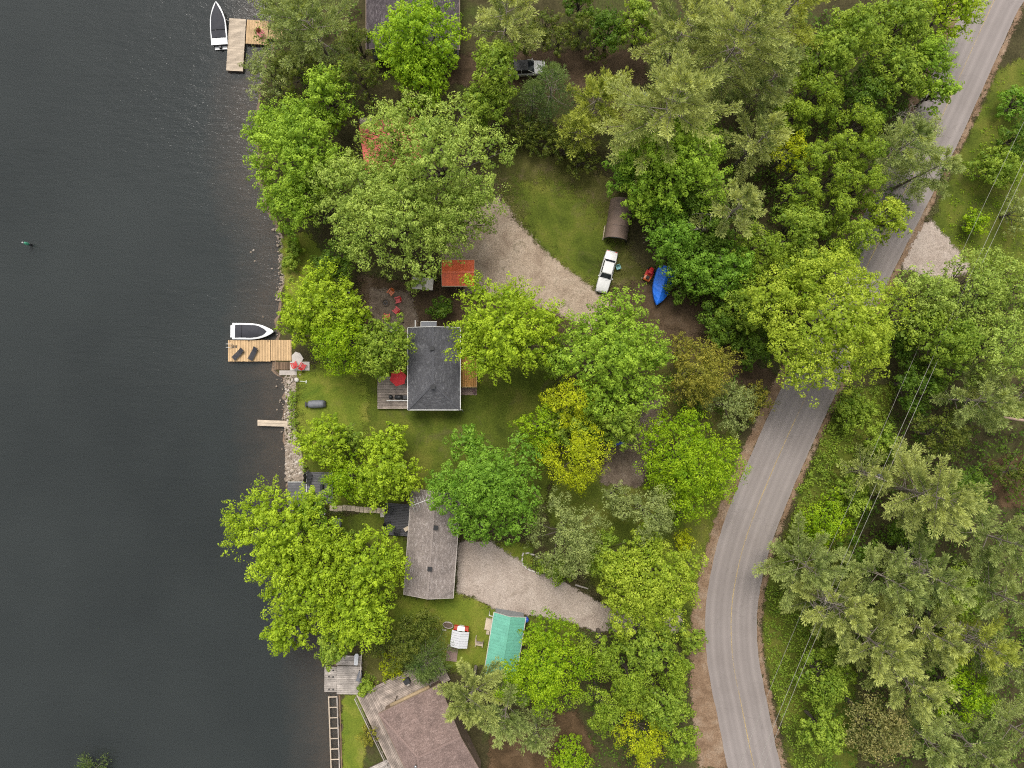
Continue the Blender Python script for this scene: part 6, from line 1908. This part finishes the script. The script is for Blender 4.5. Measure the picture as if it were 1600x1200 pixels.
T_(PT_, 'tree', 'pineg', 1590, 1140, 52, 13, 'grey green pine in the very corner of the woods')
T_(PT_, 'tree', 'cedar', 1585, 740, 30, 5, 'low olive crown on the brown gap at the picture edge')
T_(BT, 'tree', 'dark', 1500, 760, 40, 7, 'dark crown between the large pale pine and the brown gap')
T_(BT, 'tree', 'dark', 1340, 870, 36, 6, 'dark crown under the wires beside the brightest green crown')
T_(BT, 'tree', 'dark', 1420, 845, 40, 7, 'dark crown under the large pale pine')
T_(SH, 'shrub', 'spruce', 136, 1212, 25, 2.4, 'dark lone bush rising from the lake at the bottom edge', hb=.2)
# --- upper verge
T_(BT, 'tree', 'green', 1562, 262, 40, 5, 'broad green bush on the verge under the wires', hb=.6)
T_(BT, 'tree', 'dark', 1590, 215, 34, 5, 'dark green bush at the picture edge on the verge', hb=.6)
T_(BT, 'tree', 'deep', 1592, 160, 26, 4, 'deep green bush at the picture edge above the others', hb=.5)
T_(SH, 'shrub', 'round', 1521, 349, 23, 2.5, 'small round bright shrub alone on the verge', hb=.3)
T_(BT, 'tree', 'sage', 1590, 330, 30, 5, 'grey green bush at the picture edge under the wires', hb=.6)

for (name, cat, style, px, py, r, h, label, k) in TR: tree(name, cat, style, px, py, r, h, label, **k)
bare_tree('bare grey brush with pale twigs at the upper road edge', 1418, 185, 34, 5)
bare_tree('leafless forked branches in the woods above the covered boat', 1085, 350, 24, 9)
bare_tree('dead twiggy branches at the tufted maple beside the dirt track', 985, 645, 22, 6)
bare_tree('dead grey limbs in the pale pine near the road bend', 1285, 935, 26, 13)
bare_tree('bare twigs among the lower pines under the big pale pine', 1430, 880, 24, 13)
bare_tree('dead pale boughs beside the yellow green pine in the lower woods', 1500, 985, 26, 12)
q = P(1585, 655, 3.0)
m = MB(); m.tube([(-2.6, .45, .35), (0, 0, .2), (3.2, -.4, .5)], [.10, .17, .2], 7)
tag(m.build('fallen_trunk', M_plain('pink_bare_wood', (.50, .34, .26), .9, .2, 3), None, (q.x, q.y, 3.0)), 'pink barkless trunk hung across the trees at the picture edge', 'log')

# ------------------------------------------------------------------ undergrowth, weeds and ground plants
def cover(name, polys, spacing, hmin, hmax, style, cr=.34, nl=9, lf=.24, seed=5):
    rg = np.random.default_rng(seed); pts = []
    for poly in polys:
        w = [tuple(P(*q).xy) for q in poly]; xs = [q[0] for q in w]; ys = [q[1] for q in w]
        n = int((max(xs)-min(xs))*(max(ys)-min(ys))/spacing**2)
        X = rg.uniform(min(xs), max(xs), n); Y = rg.uniform(min(ys), max(ys), n)
        S = sdf_grid(w, X, Y)+np.sin(X*1.3)*np.cos(Y*1.1)*.5
        k = S > 0; pts.append(np.stack([X[k], Y[k]], 1))
    xy = np.concatenate(pts); n = len(xy)
    hh = hmin+(hmax-hmin)*rg.random(n)**1.4*(.5+.5*np.abs(np.sin(xy[:, 0]*.5)*np.cos(xy[:, 1]*.43)))
    c = np.concatenate([xy, hh[:, None]*.8], 1)
    u = unit(rg.normal(size=(n, nl, 3))); u[..., 2] = np.abs(u[..., 2])
    p = c[:, None]+u*cr*rg.uniform(.6, 1.4, (n, 1, 1)); p[..., 2] = np.maximum(.04, p[..., 2])
    nr = unit(u*.5+np.array([0, 0, .8])+rg.normal(size=u.shape)*.4); tg = unit(np.cross(nr, rg.normal(size=u.shape)))
    ln = lf*rg.uniform(.6, 1.3, n*nl)
    V, F = leaf_quads(p.reshape(-1, 3), nr.reshape(-1, 3), tg.reshape(-1, 3), ln, ln*.6)
    T = np.clip(.45+rg.normal(size=(n, 1))*.16+rg.normal(size=(n, nl))*.12, 0, 1).ravel()
    o = link(name, quad_mesh(name, V, F, LEAF[style], T)); return tag(o, kind='stuff')


cover('roadside_weeds', [[(1312, 608), (1400, 600), (1390, 700), (1330, 790), (1270, 850), (1215, 890), (1235, 800), (1262, 730)], [(1198, 920), (1240, 900), (1290, 1000), (1300, 1220), (1250, 1220), (1215, 1110), (1196, 1010)]], .48, .1, .9, 'green', seed=5)
cover('forest_undergrowth', [[(1040, 20), (1480, 20), (1440, 110), (1420, 330), (1340, 400), (1200, 560), (1120, 540), (1060, 460), (1000, 330), (960, 240), (1010, 130)]], .85, .2, 2.2, 'dark', .5, 10, .32, 6)
cover('forest_undergrowth', [[(1390, 440), (1640, 440), (1640, 1220), (1290, 1220), (1240, 920), (1330, 800), (1400, 640)]], .85, .2, 2.2, 'dark', .5, 10, .32, 7)
cover('forest_undergrowth', [[(900, 985), (1075, 960), (1085, 1220), (930, 1220)], [(1030, 560), (1200, 600), (1150, 690), (1060, 680)], [(400, 10), (560, 10), (560, 190), (440, 250), (410, 150)]], .9, .2, 1.5, 'dark', .45, 9, .3, 8)
cover('bank_plants', [[(452, 605), (465, 600), (464, 690), (452, 690)], [(452, 360), (470, 360), (470, 430), (450, 450)], [(566, 1045), (600, 1060), (640, 1050), (600, 1080), (575, 1090)], [(460, 680), (478, 690), (480, 740), (474, 700)], [(818, 866), (838, 868), (840, 890), (822, 884)], [(453, 600), (465, 600), (465, 690), (455, 690)]], .42, .1, .6, 'green', .26, 9, .2, 9)
cover('verge_grass_tufts', [[(1600, 110), (1640, 60), (1640, 430), (1510, 415), (1465, 350), (1510, 240), (1565, 120)]], .7, .02, .18, 'round', .22, 6, .16, 10)
print('tree triangles', tri_total)
